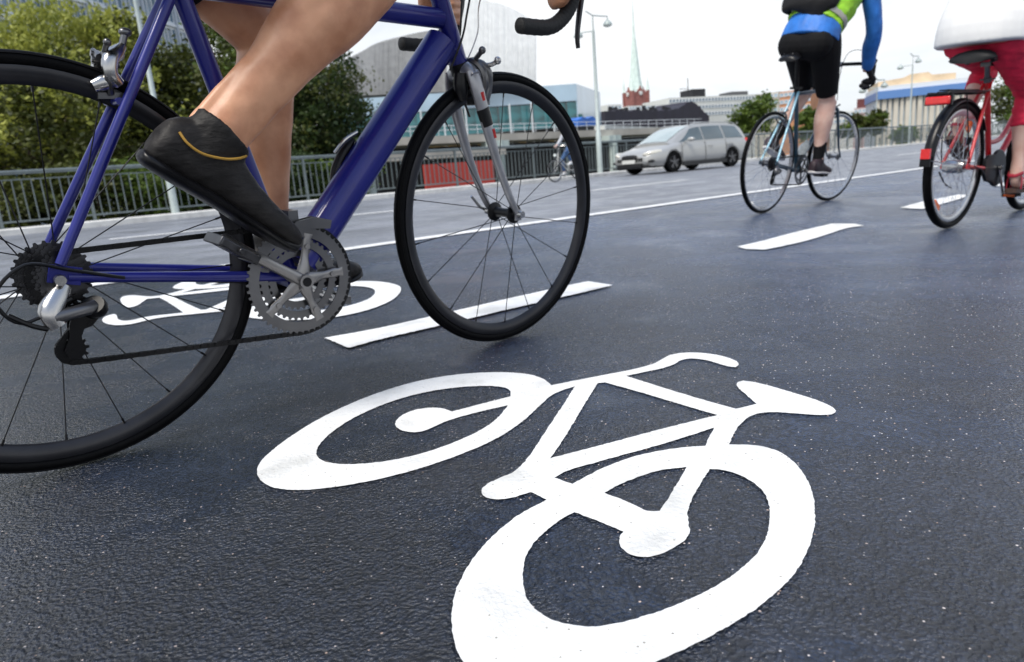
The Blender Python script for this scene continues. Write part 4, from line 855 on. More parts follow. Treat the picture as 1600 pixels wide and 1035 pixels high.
SYM= [[[-0.088,1.475],[-0.02,1.462],[0.029,1.431],[0.059,1.389],[0.072,1.341],[0.12,1.362],[0.186,1.381],[0.247,1.406],[0.309,1.431],[0.325,1.466],[0.353,1.493],[0.394,1.503],[0.431,1.481],[0.462,1.446],[0.473,1.406],[0.47,1.377],[0.457,1.361],[0.442,1.371],[0.431,1.401],[0.416,1.432],[0.389,1.453],[0.362,1.446],[0.344,1.415],[0.326,1.4],[0.266,1.38],[0.229,1.363],[0.287,1.267],[0.326,1.198],[0.378,1.123],[0.42,1.139],[0.42,1.196],[0.42,1.241],[0.426,1.263],[0.442,1.271],[0.46,1.259],[0.477,1.228],[0.501,1.181],[0.523,1.139],[0.532,1.102],[0.53,1.079],[0.517,1.062],[0.495,1.064],[0.459,1.081],[0.427,1.098],[0.404,1.089],[0.372,1.069],[0.346,1.029],[0.318,0.976],[0.343,0.969],[0.366,0.956],[0.38,0.932],[0.384,0.891],[0.379,0.843],[0.366,0.797],[0.348,0.75],[0.327,0.71],[0.304,0.673],[0.278,0.64],[0.252,0.614],[0.223,0.59],[0.194,0.57],[0.163,0.552],[0.135,0.538],[0.101,0.522],[0.072,0.512],[0.045,0.504],[0.015,0.499],[-0.014,0.501],[-0.037,0.509],[-0.057,0.524],[-0.07,0.545],[-0.078,0.566],[-0.083,0.594],[-0.085,0.624],[-0.083,0.65],[-0.077,0.684],[-0.063,0.724],[-0.046,0.76],[-0.017,0.802],[0.003,0.823],[0.028,0.845],[0.008,0.871],[-0.001,0.87],[-0.016,0.859],[-0.037,0.857],[-0.055,0.865],[-0.061,0.886],[-0.056,0.906],[-0.037,0.925],[-0.006,0.951],[0.003,0.975],[0.04,1.085],[0.083,1.211],[0.118,1.321],[0.091,1.299],[0.063,1.28],[0.041,1.221],[0.003,1.141],[-0.037,1.08],[-0.086,1.034],[-0.131,0.999],[-0.175,0.973],[-0.218,0.955],[-0.261,0.944],[-0.304,0.937],[-0.351,0.943],[-0.381,0.959],[-0.409,0.99],[-0.426,1.028],[-0.432,1.066],[-0.424,1.12],[-0.406,1.196],[-0.375,1.268],[-0.331,1.34],[-0.279,1.401],[-0.22,1.447],[-0.155,1.471]],[[-0.012,1.326],[-0.029,1.355],[-0.061,1.372],[-0.116,1.379],[-0.179,1.37],[-0.238,1.336],[-0.289,1.28],[-0.327,1.217],[-0.345,1.146],[-0.347,1.096],[-0.337,1.062],[-0.315,1.035],[-0.284,1.022],[-0.241,1.018],[-0.194,1.026],[-0.148,1.047],[-0.101,1.088],[-0.063,1.129],[-0.037,1.179],[-0.019,1.24],[-0.093,1.206],[-0.124,1.191],[-0.155,1.153],[-0.17,1.14],[-0.19,1.139],[-0.212,1.153],[-0.226,1.18],[-0.227,1.207],[-0.217,1.242],[-0.197,1.258],[-0.169,1.262],[-0.142,1.253],[-0.126,1.23],[-0.081,1.256],[-0.014,1.291]],[[0.18,1.332],[0.239,1.249],[0.291,1.171],[0.339,1.101],[0.294,1.084],[0.224,1.056],[0.157,1.027],[0.093,1.0],[0.043,0.979],[0.077,1.072],[0.121,1.202],[0.165,1.329]],[[0.044,0.91],[0.066,0.931],[0.11,0.951],[0.166,0.975],[0.224,1.0],[0.272,1.024],[0.317,1.047],[0.298,1.012],[0.281,0.978],[0.236,0.978],[0.175,0.963],[0.118,0.93],[0.067,0.886],[0.055,0.898]],[[0.107,0.851],[0.131,0.872],[0.16,0.89],[0.196,0.906],[0.235,0.91],[0.2,0.846],[0.169,0.79],[0.153,0.793],[0.132,0.822]],[[0.061,0.805],[0.086,0.78],[0.114,0.748],[0.106,0.732],[0.106,0.715],[0.113,0.696],[0.129,0.688],[0.152,0.696],[0.175,0.712],[0.191,0.731],[0.198,0.757],[0.199,0.783],[0.227,0.834],[0.264,0.897],[0.278,0.893],[0.294,0.877],[0.306,0.851],[0.311,0.817],[0.304,0.782],[0.285,0.734],[0.266,0.698],[0.24,0.668],[0.21,0.64],[0.176,0.618],[0.141,0.601],[0.103,0.585],[0.073,0.579],[0.051,0.579],[0.03,0.584],[0.009,0.6],[-0.004,0.62],[-0.009,0.646],[-0.009,0.682],[-0.004,0.719],[0.009,0.742],[0.029,0.775],[0.045,0.791]]]
DASH= [[[-0.547,1.952],[-0.388,2.037],[-0.203,2.184],[0.009,2.353],[0.215,2.51],[0.304,2.569],[0.378,2.442],[0.231,2.326],[0.005,2.161],[-0.19,2.008],[-0.362,1.882],[-0.445,1.801]],[[1.204,3.544],[1.623,3.973],[2.081,4.347],[2.216,4.33],[2.221,4.223],[2.058,4.135],[1.266,3.329],[1.198,3.403]],[[2.88,4.987],[3.207,5.266],[3.777,5.684],[3.813,5.642],[3.603,5.418],[2.998,4.902]],[[4.409,6.221],[4.753,6.504],[5.114,6.76],[4.981,6.549],[4.562,6.215]]]
# ================================================================ camera, world, light
CF,CP,CR,CH=1068.698,.228971,-.0817649,.435033
_f=V((0,math.cos(CP),-math.sin(CP)));_u0=V((0,math.sin(CP),math.cos(CP)));_r=V((1,0,0))*math.cos(CR)+_u0*math.sin(CR);_u=V((1,0,0))*-math.sin(CR)+_u0*math.cos(CR)
cd=bpy.data.cameras.new('camera'); cam=bpy.data.objects.new('camera',cd); col.objects.link(cam)
Mc=Matrix((_r,_u,-_f)).transposed().to_4x4(); Mc.translation=V((0,0,CH)); cam.matrix_world=Mc
cd.sensor_width=36; cd.lens=36*CF/1600; cd.clip_start=.02; cd.clip_end=6000
cd.dof.use_dof=True; cd.dof.focus_distance=.98; cd.dof.aperture_fstop=7.0
scene.camera=cam
def at(px,py,Z): return V((0,0,CH))+(_f+_r*((px-800)/CF)-_u*((py-517.5)/CF))*Z
def xy(px,py,Z): p=at(px,py,Z); return p.x,p.y
w=bpy.data.worlds.new('World'); scene.world=w; w.use_nodes=True; nt=w.node_tree; N=nt.nodes; Lk=nt.links
bg=N['Background']; sky=N.new('ShaderNodeTexSky'); sky.sky_type='NISHITA'; sky.sun_disc=False
SUN_EL,SUN_AZ=R_(60),R_(-142)      # azimuth measured from +Y towards +X
sky.sun_elevation=SUN_EL; sky.sun_rotation=SUN_AZ; sky.air_density=1.2; sky.dust_density=1.5; sky.ozone_density=1.2
tc=N.new('ShaderNodeTexCoord'); mp=N.new('ShaderNodeMapping'); mp.inputs['Scale'].default_value=(1,1,3.6); mp.inputs['Rotation'].default_value=(0,.12,.4); Lk.new(tc.outputs['Generated'],mp.inputs[0])
n=N.new('ShaderNodeTexNoise'); n.inputs['Scale'].default_value=1.7; n.inputs['Detail'].default_value=9; n.inputs['Roughness'].default_value=.55; n.inputs['Distortion'].default_value=.4; Lk.new(mp.outputs[0],n.inputs['Vector'])
r=N.new('ShaderNodeMapRange'); r.inputs[1].default_value=.30; r.inputs[2].default_value=.56; r.inputs[3].default_value=.70; r.inputs[4].default_value=1.0; Lk.new(n.outputs['Fac'],r.inputs[0])
cl=N.new('ShaderNodeValToRGB'); cl.color_ramp.elements[0].position=.35; cl.color_ramp.elements[0].color=(.76,.83,.90,1); cl.color_ramp.elements[1].position=.62; cl.color_ramp.elements[1].color=(.96,.98,1,1); Lk.new(n.outputs['Fac'],cl.inputs[0])
sc=N.new('ShaderNodeVectorMath'); sc.operation='SCALE'; sc.inputs['Scale'].default_value=11.1
sx_=N.new('ShaderNodeSeparateXYZ'); Lk.new(tc.outputs['Generated'],sx_.inputs[0]); el=N.new('ShaderNodeMapRange'); el.inputs[1].default_value=.22; el.inputs[2].default_value=.95; Lk.new(sx_.outputs[2],el.inputs[0])
zb_=N.new('ShaderNodeMixRGB'); zb_.blend_type='MULTIPLY'; Lk.new(el.outputs[0],zb_.inputs[0]); Lk.new(cl.outputs[0],zb_.inputs[1]); zb_.inputs[2].default_value=(.30,.44,.75,1); Lk.new(zb_.outputs[0],sc.inputs[0])
mx=N.new('ShaderNodeMixRGB'); Lk.new(r.outputs[0],mx.inputs[0]); Lk.new(sky.outputs[0],mx.inputs[1]); Lk.new(sc.outputs[0],mx.inputs[2]); Lk.new(mx.outputs[0],bg.inputs[0]); bg.inputs[1].default_value=.1
sl=bpy.data.lights.new('sun','SUN'); so=bpy.data.objects.new('sun',sl); col.objects.link(so); sl.energy=3.9; sl.angle=R_(24); sl.color=(1,.94,.84)
sd_=V((math.sin(SUN_AZ)*math.cos(SUN_EL),math.cos(SUN_AZ)*math.cos(SUN_EL),math.sin(SUN_EL))); so.rotation_euler=sd_.to_track_quat('Z','Y').to_euler(); so.location=(0,0,30)
scene.view_settings.view_transform='Standard'; scene.view_settings.look='None'; scene.view_settings.exposure=0
scene.render.engine='CYCLES'; scene.cycles.use_denoising=True
scene.cycles.max_bounces=8

# ================================================================ the ground
TH=.6495; CT,ST=math.cos(TH),math.sin(TH)
def sm(a,b,x): t=min(1,max(0,(x-a)/(b-a))); return t*t*(3-2*t)
def zr(x,y): s=-ST*x+CT*y;t=CT*x+ST*y; return -.07*sm(2.0,3.8,t)*(1-sm(2.0,2.7,s))
def TS(t,s): return (CT*t-ST*s, ST*t+CT*s)
def struct(o): o['kind']='structure'; return o
def sheet(name,ts,ss,m,zf=lambda x,y:0):
    vs=[];fs=[]
    for t in ts:
        for s in ss: x,y=TS(t,s); vs.append((x,y,zf(x,y)))
    k=len(ss)
    for i in range(len(ts)-1):
        for j in range(k-1): fs.append((i*k+j,(i+1)*k+j,(i+1)*k+j+1,i*k+j+1))
    b=MB().add(vs,fs); return struct(b.build(name,m,smooth=80,fix=False))
SB=4.52
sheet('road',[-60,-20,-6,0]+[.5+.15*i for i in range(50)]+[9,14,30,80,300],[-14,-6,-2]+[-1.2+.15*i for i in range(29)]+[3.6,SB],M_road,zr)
# carriageway up to the kerb
rd=R_(40.9); RA=V((-9.85,13.78,.12)); RDIR=V((math.cos(rd),math.sin(rd),0)); RN=V((math.sin(rd),-math.cos(rd),0))
b=MB(); e0=RA+RDIR*-45+RN*.7; e1=RA+RDIR*230+RN*.7
p0=V(TS(-60,SB)+(0,)); p1=V(TS(300,SB)+(0,)); b.add([p0,p1,(e1.x,e1.y,0),(e0.x,e0.y,0)],[(0,1,2,3)]); struct(b.build('carriageway',M_road2,smooth=0,fix=False))
b=MB(); k=[]
for t in range(-45,230,3): pass
a0,a1=RA+RDIR*-45,RA+RDIR*230
f0=[a0+RN*.7,a1+RN*.7,a1-RN*.25,a0-RN*.25]
b.add([(f0[0].x,f0[0].y,-.05),(f0[1].x,f0[1].y,-.05),(f0[1].x,f0[1].y,.105),(f0[0].x,f0[0].y,.105)],[(0,1,2,3)])
g0=[a0+RN*.685,a1+RN*.685]
b.add([(f0[0].x,f0[0].y,.105),(f0[1].x,f0[1].y,.105),(g0[1].x,g0[1].y,.12),(g0[0].x,g0[0].y,.12)],[(0,1,2,3)])
b.add([(g0[0].x,g0[0].y,.12),(g0[1].x,g0[1].y,.12),(f0[2].x,f0[2].y,.12),(f0[3].x,f0[3].y,.12)],[(0,1,2,3)])
b.add([(f0[3].x,f0[3].y,.12),(f0[2].x,f0[2].y,.12),(f0[2].x,f0[2].y,-1.3),(f0[3].x,f0[3].y,-1.3)],[(0,1,2,3)])
struct(b.build('kerb',M_conc,smooth=0))
b=MB(); b.add([(-3000,-300,-6),(3000,-300,-6),(3000,4500,-6),(-3000,4500,-6)],[(0,1,2,3)])
struct(b.build('ground',mat('rough_ground',(.09,.10,.075),.95,var=.5,scale=.05),smooth=0,fix=False))

# painted markings
def smooth_poly(P,k=5,jit=.0009,corner=58):
    n=len(P); P=[V((a,b,0)) for a,b in P]; C=[]
    for i in range(n):
        a=P[i]-P[i-1]; b=P[(i+1)%n]-P[i]; C.append(a.length<1e-6 or b.length<1e-6 or math.degrees(a.angle(b))>corner)
    for w_ in ((.5,-.52)*2 if n>30 and corner>50 else ()): P=[P[i] if C[i] else P[i]+((P[i-1]+P[(i+1)%n])*.5-P[i])*w_ for i in range(n)]
    out=[]
    for i in range(n):
        p0,p1,p2,p3=P[i-1],P[i],P[(i+1)%n],P[(i+2)%n]; d=(p2-p1)
        m1=d if C[i] else (p2-p0)/2; m2=d if C[(i+1)%n] else (p3-p1)/2
        if m1.length>d.length*1.3: m1=m1.normalized()*d.length*1.3
        if m2.length>d.length*1.3: m2=m2.normalized()*d.length*1.3
        kk=max(k,int(d.length/.0035)) if d.length<1 else max(k,int(d.length/.05))
        for j in range(kk):
            t=j/kk; t2=t*t;t3=t2*t
            q=p1*(2*t3-3*t2+1)+m1*(t3-2*t2+t)+p2*(-2*t3+3*t2)+m2*(t3-t2)
            q=q+V((noise.noise(V((q.x*110,q.y*110,1.3))),noise.noise(V((q.x*110,q.y*110,7.7))),0))*jit+V((noise.noise(V((q.x*330,q.y*330,3.3))),noise.noise(V((q.x*330,q.y*330,9.7))),0))*jit*.8
            out.append(q)
    return out
def marking(name,polys,label,group,z=.004,jit=.0009,M=None,corner=58):
    cu=bpy.data.curves.new(name,'CURVE'); cu.dimensions='2D'; cu.fill_mode='BOTH'
    for P in polys:
        Q=smooth_poly(P,jit=jit,corner=corner); s=cu.splines.new('POLY'); s.points.add(len(Q)-1); s.use_cyclic_u=True
        for i,q in enumerate(Q): s.points[i].co=(q.x,q.y,0,1)
    t=bpy.data.objects.new('tmp',cu); col.objects.link(t); dg=bpy.context.evaluated_depsgraph_get(); me=bpy.data.meshes.new_from_object(t.evaluated_get(dg)); bpy.data.objects.remove(t)
    if M is not None: me.transform(M)
    bm=bmesh.new(); bm.from_mesh(me); bmesh.ops.dissolve_limit(bm,angle_limit=.0001,verts=[],edges=[]) if False else None
    bm.verts.ensure_lookup_table()
    for v in bm.verts: v.co.z=zr(v.co.x,v.co.y)+z
    bmesh.ops.recalc_face_normals(bm,faces=bm.faces)
    for f in bm.faces:
        if f.normal.z<0: f.normal_flip()
    bm.to_mesh(me); bm.free(); me.name=name; me.materials.clear(); me.materials.append(M_paint)
    o=bpy.data.objects.new(name,me); col.objects.link(o); tag(o,label,'road marking',group); return o
marking('painted_bicycle_symbol',SYM,'large white bicycle pictogram painted on the dark wet asphalt in the foreground','painted bicycle symbols on the road',z=.0018,jit=.0010)
T2=V((-1.595,2.66,0)); bx=V((.473,1.406,0)); RT=Matrix.Rotation(TH,4,'Z')
M_s2=Matrix.Translation(T2)@RT@Matrix.Diagonal((-1.093,-2.03,1,1))@RT.inverted()@Matrix.Translation(-bx)
marking('painted_bicycle_symbol',SYM,'smaller-looking white bicycle pictogram seen upside down behind the blue bicycle chain','painted bicycle symbols on the road',M=M_s2)
labs=['long white lane dash seen through the front wheel of the blue bicycle','white lane dash on open asphalt in front of the cyclist in black shorts','white lane dash seen through the rear wheel of the red bicycle','white lane dash beyond the pedals of the red bicycle']
for D_,lb in zip(DASH,labs): marking('lane_dash',[D_],lb,'white dashes between the cycle lanes',z=.006,jit=.003,corner=30)
def strip(name,pts,wd,lb,grp,z=.004):
    P=[V(p) for p in pts]; a=[];c=[]
    n_=int((P[1]-P[0]).length/.25)+2
    for i in range(n_+1):
        q=P[0].lerp(P[1],i/n_); d=(P[1]-P[0]).normalized(); nn=V((-d.y,d.x)); a.append(tuple(q+nn*wd/2)); c.append(tuple(q-nn*wd/2))
    return marking(name,[a+c[::-1]],lb,grp,z=z,jit=.004)
strip('lane_line',[(-14,-4.75),(60,49.7)],.17,'unbroken white line between the dark cycle lane and the paler carriageway','white edge lines',z=.006)
for (a,b_),lb in (((( -4.95,8.72),(-1.45,10.35)),'white carriageway dash nearest the railing behind the shoe of the tanned cyclist'),(((1.5,11.9),(3.6,13.45)),'white carriageway dash just left of the second cyclist, below the silver car'),(((11.1,19.55),(15.5,23.1)),'far white carriageway dash left of the red bicycle wheel')):
    strip('carriageway_dash',[a,b_],.2,lb,'white dashes on the carriageway',z=.005)

# ================================================================ railing with lamp posts
rail=empty('bridge_railing',(RA.x,RA.y,.12),'long grey-green steel bridge railing with thin upright bars behind the carriageway','railing',rz=rd)
def RP(t,off=0,z=0): return V((t,off,z))
SP=1.62; T0,T1=-9,90
b=MB(); b.tube([RP(T0*SP,0,1.08),RP(T1*SP,0,1.08)],.034,n=10); b.box(RP((T0+T1)/2*SP,0,1.045),((T1-T0)*SP,.045,.03)); b.build('top_rail',M_rail,rail)
b=MB(); b.box(RP((T0+T1)/2*SP,0,.12),((T1-T0)*SP,.04,.035)); b.box(RP((T0+T1)/2*SP,0,.93),((T1-T0)*SP,.032,.022)); b.build('bottom_rail',M_rail,rail)
bb=MB()
for i in range(1,10): bb.box((i*SP/10,0,.525),(.020,.020,.80))
pm=MB(); pm.box((0,0,.53),(.055,.055,1.04)); pm.box((0,0,.008),(.13,.13,.016))
bal0=None
for k in range(T0,T1+1):
    if k==T0:
        bal0=bb.build('baluster_panel',M_rail,rail,loc=(k*SP,0,0),smooth=0); pst0=pm.build('railing_post',M_rail,rail,loc=(k*SP,0,0),smooth=0)
    else:
        if k<T1: o=bal0.copy(); col.objects.link(o); o.parent=rail; o.location=(k*SP,0,0)
        o=pst0.copy(); col.objects.link(o); o.parent=rail; o.location=(k*SP,0,0)
M_lamp=mat('lamp_post_paint',(.42,.48,.47),.5,.1,var=.12,dirt=.15)
M_lampw=mat('white_lamp_globe',(.75,.8,.78),.3)
def lamp(t,off,label,h=5.15,rz=None,single=False,base=None,s=1.0,r=.085):
    p=RA+RDIR*t+RN*off if base is None else V(base)
    o=empty('street_lamp',p,label,'street lamp','tall grey street lamps along the bridge',rz=rd if rz is None else rz)
    b=MB(); b.tube([(0,0,-.1),(0,0,1.4*s),(0,0,1.42*s),(0,0,h*.93)],[r,r*.95,r*.72,r*.5],n=16); b.tube([(0,0,h*.93),(0,0,h+.14*s)],[r*.3,r*.2],n=10); b.build('post',M_lamp,o,smooth=50)
    b=MB(); b.tube([(-.24*s,.1,h+.28*s),(0,0,h+.14*s),(.3*s,0,h+.15*s),(.78*s,0,h+.17*s)],.022*s,n=8); b.tube([(.78*s,0,h+.17*s),(.78*s,0,h+.02*s)],.012*s,n=8)
    b.tube([(0,0,h*.93),(-.15*s,.5*s,h*.93+.02)],.02*s,n=8); b.build('arm',M_lamp,o)
    for c in((.78*s,0,h-.02*s),(-.17*s,.55*s,h*.93)):
        b=MB(); b.lathe([(0,.12*s),(.03*s,.115*s),(.05*s,.06*s),(.13*s,.0),(.165*s,-.09*s),(.16*s,-.11*s),(0,-.12*s)],c=c,axis=(0,0,1),n=20); g=b.build('lamp_head',M_lamp,o,smooth=60)
        b=MB(); b.ball(V(c)-V((0,0,.11*s)),(.13*s,.13*s,.05*s)); b.build('diffuser',M_lampw,g)
    return o
lamp(17.75,.12,'slender grey street lamp with hanging bell lantern left of the church',r=.10)
lamp(3.2,.12,'grey street lamp post between the two near trees behind the blue seat stays')
lamp(0,0,'street lamp with two hooked lanterns before the blue banded building',base=tuple(xy(1421,205,56))+(0,),h=6.6,s=1.5)
lamp(0,0,'faint distant street lamp left of the blue banded building',base=tuple(xy(1368,205,80))+(0,),h=6.9,s=2.6,r=.07)
# ================================================================ silver estate car
car=empty('parked_car' if False else 'estate_car',((5.516+7.616)/2-.46,(21.952+23.387)/2+.63,0),'silver estate car driving along the far carriageway beside the railing','car',rz=math.atan2(-1.435,-2.1)); car.scale=(1.07,1.06,.98)
M_silver=mat('silver_car_paint',(.43,.43,.415),.33,.35,coat=.5,var=.02,scale=3)
M_glass=mat('car_glass',(.07,.10,.11),.06,.0,var=.3,scale=1.2,spec=1,coat=.8)
M_glassw=mat('windscreen_glass',(.42,.50,.48),.08,.0,var=.2,scale=1.2,spec=1,coat=.8)
M_trim=mat('black_trim',(.015,.015,.016),.5)
def lerpst(st,x):
    for a,b_ in zip(st,st[1:]):
        if a[0]<=x<=b_[0]: t=(x-a[0])/(b_[0]-a[0]); return [p+(q-p)*t for p,q in zip(a,b_)]
    return st[0] if x<st[0][0] else st[-1]
# x, half width, bottom, shoulder z, deck z, deck half width
BD=[(-2.27,.66,.42,.66,.74,.60),(-2.22,.78,.30,.76,.88,.70),(-2.10,.84,.24,.80,.93,.76),(-1.7,.875,.22,.84,.95,.80),(-1.0,.885,.20,.84,.94,.82),(0,.885,.20,.82,.93,.82),(.8,.88,.20,.80,.92,.80),(1.25,.88,.20,.76,.90,.74),(1.6,.87,.21,.70,.82,.66),(1.95,.83,.22,.64,.75,.58),(2.15,.74,.24,.58,.68,.50),(2.25,.62,.30,.50,.58,.42),(2.28,.52,.38,.44,.50,.36)]
def body_ring(x,w_,zb,zs,zd,wd): 
    pts=[(0,zb),(w_*.55,zb),(w_*.9,zb+.02),(w_*.985,zb+.14),(w_,zb+(zs-zb)*.45),(w_*.99,zb+(zs-zb)*.72),(w_*.975,zs),(w_*.93,zs+(zd-zs)*.45),(wd,zd-.01),(wd*.6,zd+.012),(0,zd+.02)]
    return [(x,-y,z) for y,z in pts]+[(x,y,z) for y,z in reversed(pts[1:-1])]
vs=[];fs=[]; xs=cat(BD,3); n=len(body_ring(*xs[0]))
for x in xs: vs+=body_ring(*x)
for i in range(len(xs)-1):
    for k in range(n): fs.append((i*n+k,i*n+(k+1)%n,(i+1)*n+(k+1)%n,(i+1)*n+k))
fs+=[tuple(range(n)),tuple((len(xs)-1)*n+k for k in range(n))]
b=MB().add(vs,fs); bodyo=b.build('body',M_silver,car,smooth=45)
for x in(-1.32,1.32):
    for s in(-1,1):
        k=MB(); k.lathe([(0,-.2),(.352,-.2),(.352,.2),(0,.2)],c=(x,s*.86,.32),n=36); kk=k.build('cut',M_trim)
        kk.data.transform(Matrix.Identity(4)); md=bodyo.modifiers.new('b','BOOLEAN'); md.operation='DIFFERENCE'; md.solver='EXACT'
        kk.parent=car; md.object=kk; bpy.context.view_layer.update()
        dg=bpy.context.evaluated_depsgraph_get(); nm=bpy.data.meshes.new_from_object(bodyo.evaluated_get(dg)); bodyo.modifiers.clear(); bodyo.data=nm; bpy.data.objects.remove(kk)
bodyo.data.materials.clear(); bodyo.data.materials.append(M_silver)
for p in bodyo.data.polygons: p.material_index=0
# greenhouse: x, base half width, base z, roof half width, roof z
GH=[(-2.16,.74,.90,.66,.955),(-2.08,.76,.91,.63,1.15),(-1.93,.78,.92,.60,1.34),(-1.6,.80,.93,.60,1.42),(-.9,.81,.93,.62,1.455),(-.2,.81,.92,.62,1.455),(.3,.80,.92,.60,1.41),(.7,.78,.91,.60,1.27),(1.05,.75,.90,.62,1.09),(1.38,.70,.88,.62,.915)]
def gp(x,v,off=0):
    s=lerpst(GHs,x); y=s[1]+(s[3]-s[1])*v**1.15; z=s[2]+(s[4]-s[2])*v; return (x,y+off,z)
GHs=cat(GH,4)
vs=[];fs=[]
for s in GHs:
    r=[(s[0],)+gp(s[0],v)[1:] for v in(0,.25,.5,.75,.92)]; zt=s[4]; r+=[(s[0],s[3]*.94,zt+.0),(s[0],s[3]*.7,zt+.022),(s[0],0,zt+.03)]
    r=r[:4]+[(s[0],r[4][1],r[4][2])]+r[5:]
    vs+=[(a,-b_,c) for a,b_,c in r]+[(a,b_,c) for a,b_,c in reversed(r[:-1])]
n=15
for i in range(len(GHs)-1):
    for k in range(n-1): fs.append((i*n+k,i*n+k+1,(i+1)*n+k+1,(i+1)*n+k))
fs+=[tuple(range(n)),tuple((len(GHs)-1)*n+k for k in range(n))]
MB().add(vs,fs).build('roof',M_silver,car,smooth=50)
def side_glass(x0,x1,x0t,x1t,s,nm='side_window'):
    vs=[];fs=[];NX,NV=8,5
    for i in range(NX+1):
        for j in range(NV+1):
            v=.06+.80*j/NV; a=x0+(x0t-x0)*j/NV; c=x1+(x1t-x1)*j/NV; x=a+(c-a)*i/NX; p=gp(x,v,.006); vs.append((p[0],s*p[1],p[2]))
    for i in range(NX):
        for j in range(NV): k=i*(NV+1)+j; fs.append((k,k+1,k+NV+2,k+NV+1))
    MB().add(vs,fs).build(nm,M_glass,car,smooth=60)
for s in(-1,1):
    side_glass(-.02,1.02,.0,.42,s); side_glass(-.98,-.07,-.92,-.05,s); side_glass(-1.95,-1.05,-1.72,-1.0,s)
def front_glass(xa,xb,nm,ins=.06):
    vs=[];fs=[];NX,NY=8,12
    for i in range(NX+1):
        x=xa+(xb-xa)*i/NX; s=lerpst(GHs,x)
        for j in range(NY+1):
            u=-1+2*j/NY; y=u*(s[3]*.90); z=s[4]+.031-.022*abs(u)**3+.006; vs.append((x+(.012 if xb>0 else -.012),y,z))
    for i in range(NX):
        for j in range(NY): k=i*(NY+1)+j; fs.append((k,k+1,k+NY+2,k+NY+1))
    MB().add(vs,fs).build(nm,M_glassw,car,smooth=60)
front_glass(.36,1.32,'windscreen'); front_glass(-2.13,-1.90,'rear_window')
M_hl=mat('headlight_glass',(.75,.72,.62),.1,.2,coat=1,var=.2,scale=6)
for s in(-1,1):
    k=MB(); k.ell([(1.80,s*.80,.66,.075,.03),(2.0,s*.76,.655,.08,.04),(2.14,s*.66,.635,.075,.06),(2.2,s*.54,.615,.055,.06),(2.22,s*.48,.60,.02,.03)],(0,0,1),n=14); k.build('headlight',M_hl,car,smooth=60)
    k=MB(); k.ball((2.13,s*.72,.40),(.12,.09,.05)); k.build('fog_lamp_recess',M_trim,car)
    k=MB(); k.ball((.72,s*.98,.98),(.085,.12,.07)); k.beam((.78,s*.80,.93),(.75,s*.92,.95),.04,.03); k.build('door_mirror',M_silver,car,smooth=60)
    k=MB(); k.tube(cat([(-1.8,s*.57,1.41),(-1.5,s*.575,1.475),(-.6,s*.58,1.50),(.1,s*.575,1.49),(.35,s*.57,1.43)],4),.018,n=8); k.build('roof_rail',M_silver,car)
    k=MB()
    for x in(-.035,-1.0,1.0): k.tube([(x,s*.893,.30),(x+.0,s*.8935,.56),(x,s*.875,.80),(x,s*.84,.90)],.006,n=6)
    k.build('door_seam',M_trim,car)
    for x in(-.25,-1.12): k=MB(); k.ell([(x-.1,s*.885,.745,.012,.012),(x,s*.90,.75,.014,.014),(x+.1,s*.885,.745,.012,.012)],(0,0,1),n=8); k.build('door_handle',M_silver,car)
    k=MB(); k.beam((-1.0,s*.885,.235),(1.0,s*.885,.235),.03,.12); k.build('sill',M_trim,car)
    k=MB(); k.ell([(-2.2,s*.70,.62,.03,.03),(-2.12,s*.79,.72,.05,.06),(-2.1,s*.76,.92,.05,.05)],(1,0,0),n=10); k.build('tail_light',M_lens,car)
k=MB(); k.ell([(2.285,-.30,.545,.055,.02),(2.30,-.2,.55,.075,.03),(2.305,0,.55,.08,.03),(2.30,.2,.55,.075,.03),(2.285,.30,.545,.055,.02)],(0,0,1),n=12); k.build('grille',M_trim,car,smooth=50)
k=MB(); k.box((2.29,0,.30),(.06,1.0,.10)); k.box((2.20,0,.225),(.2,1.4,.05)); k.build('lower_air_intake',M_trim,car)
k=MB(); k.box((2.325,0,.42),(.02,.52,.11)); k.build('number_plate',mat('plate_white',(.7,.7,.66),.5),car)
for x in(-1.32,1.32):
    for s in(-1,1):
        k=MB(); k.lathe([(.20,-.10),(.30,-.105),(.318,-.07),(.32,0),(.318,.07),(.30,.105),(.20,.10)],n=40); wl=k.build('wheel',M_tyre,car,smooth=50,loc=(x,s*.765,.32))
        k=MB(); k.lathe([(.205,-.08),(.205,.085),(.19,.09),(.185,.06),(.17,.04),(.0,.03)] if s>0 else [(.205,.08),(.205,-.085),(.19,-.09),(.185,-.06),(.17,-.04),(0,-.03)],n=36)
        for i in range(5):
            a=2*PI*i/5+.3; k.beam((.03*math.cos(a),s*.075,.03*math.sin(a)),(.195*math.cos(a),s*.08,.195*math.sin(a)),.05,.03,up=(0,1,0))
        k.lathe([(0,s*.1),(.04,s*.095),(.045,s*.06)],n=16); k.build('rim',M_alud,wl,smooth=40)
k=MB(); k.box((0,0,.34),(4.0,1.5,.3)); k.build('underbody',M_trim,car)

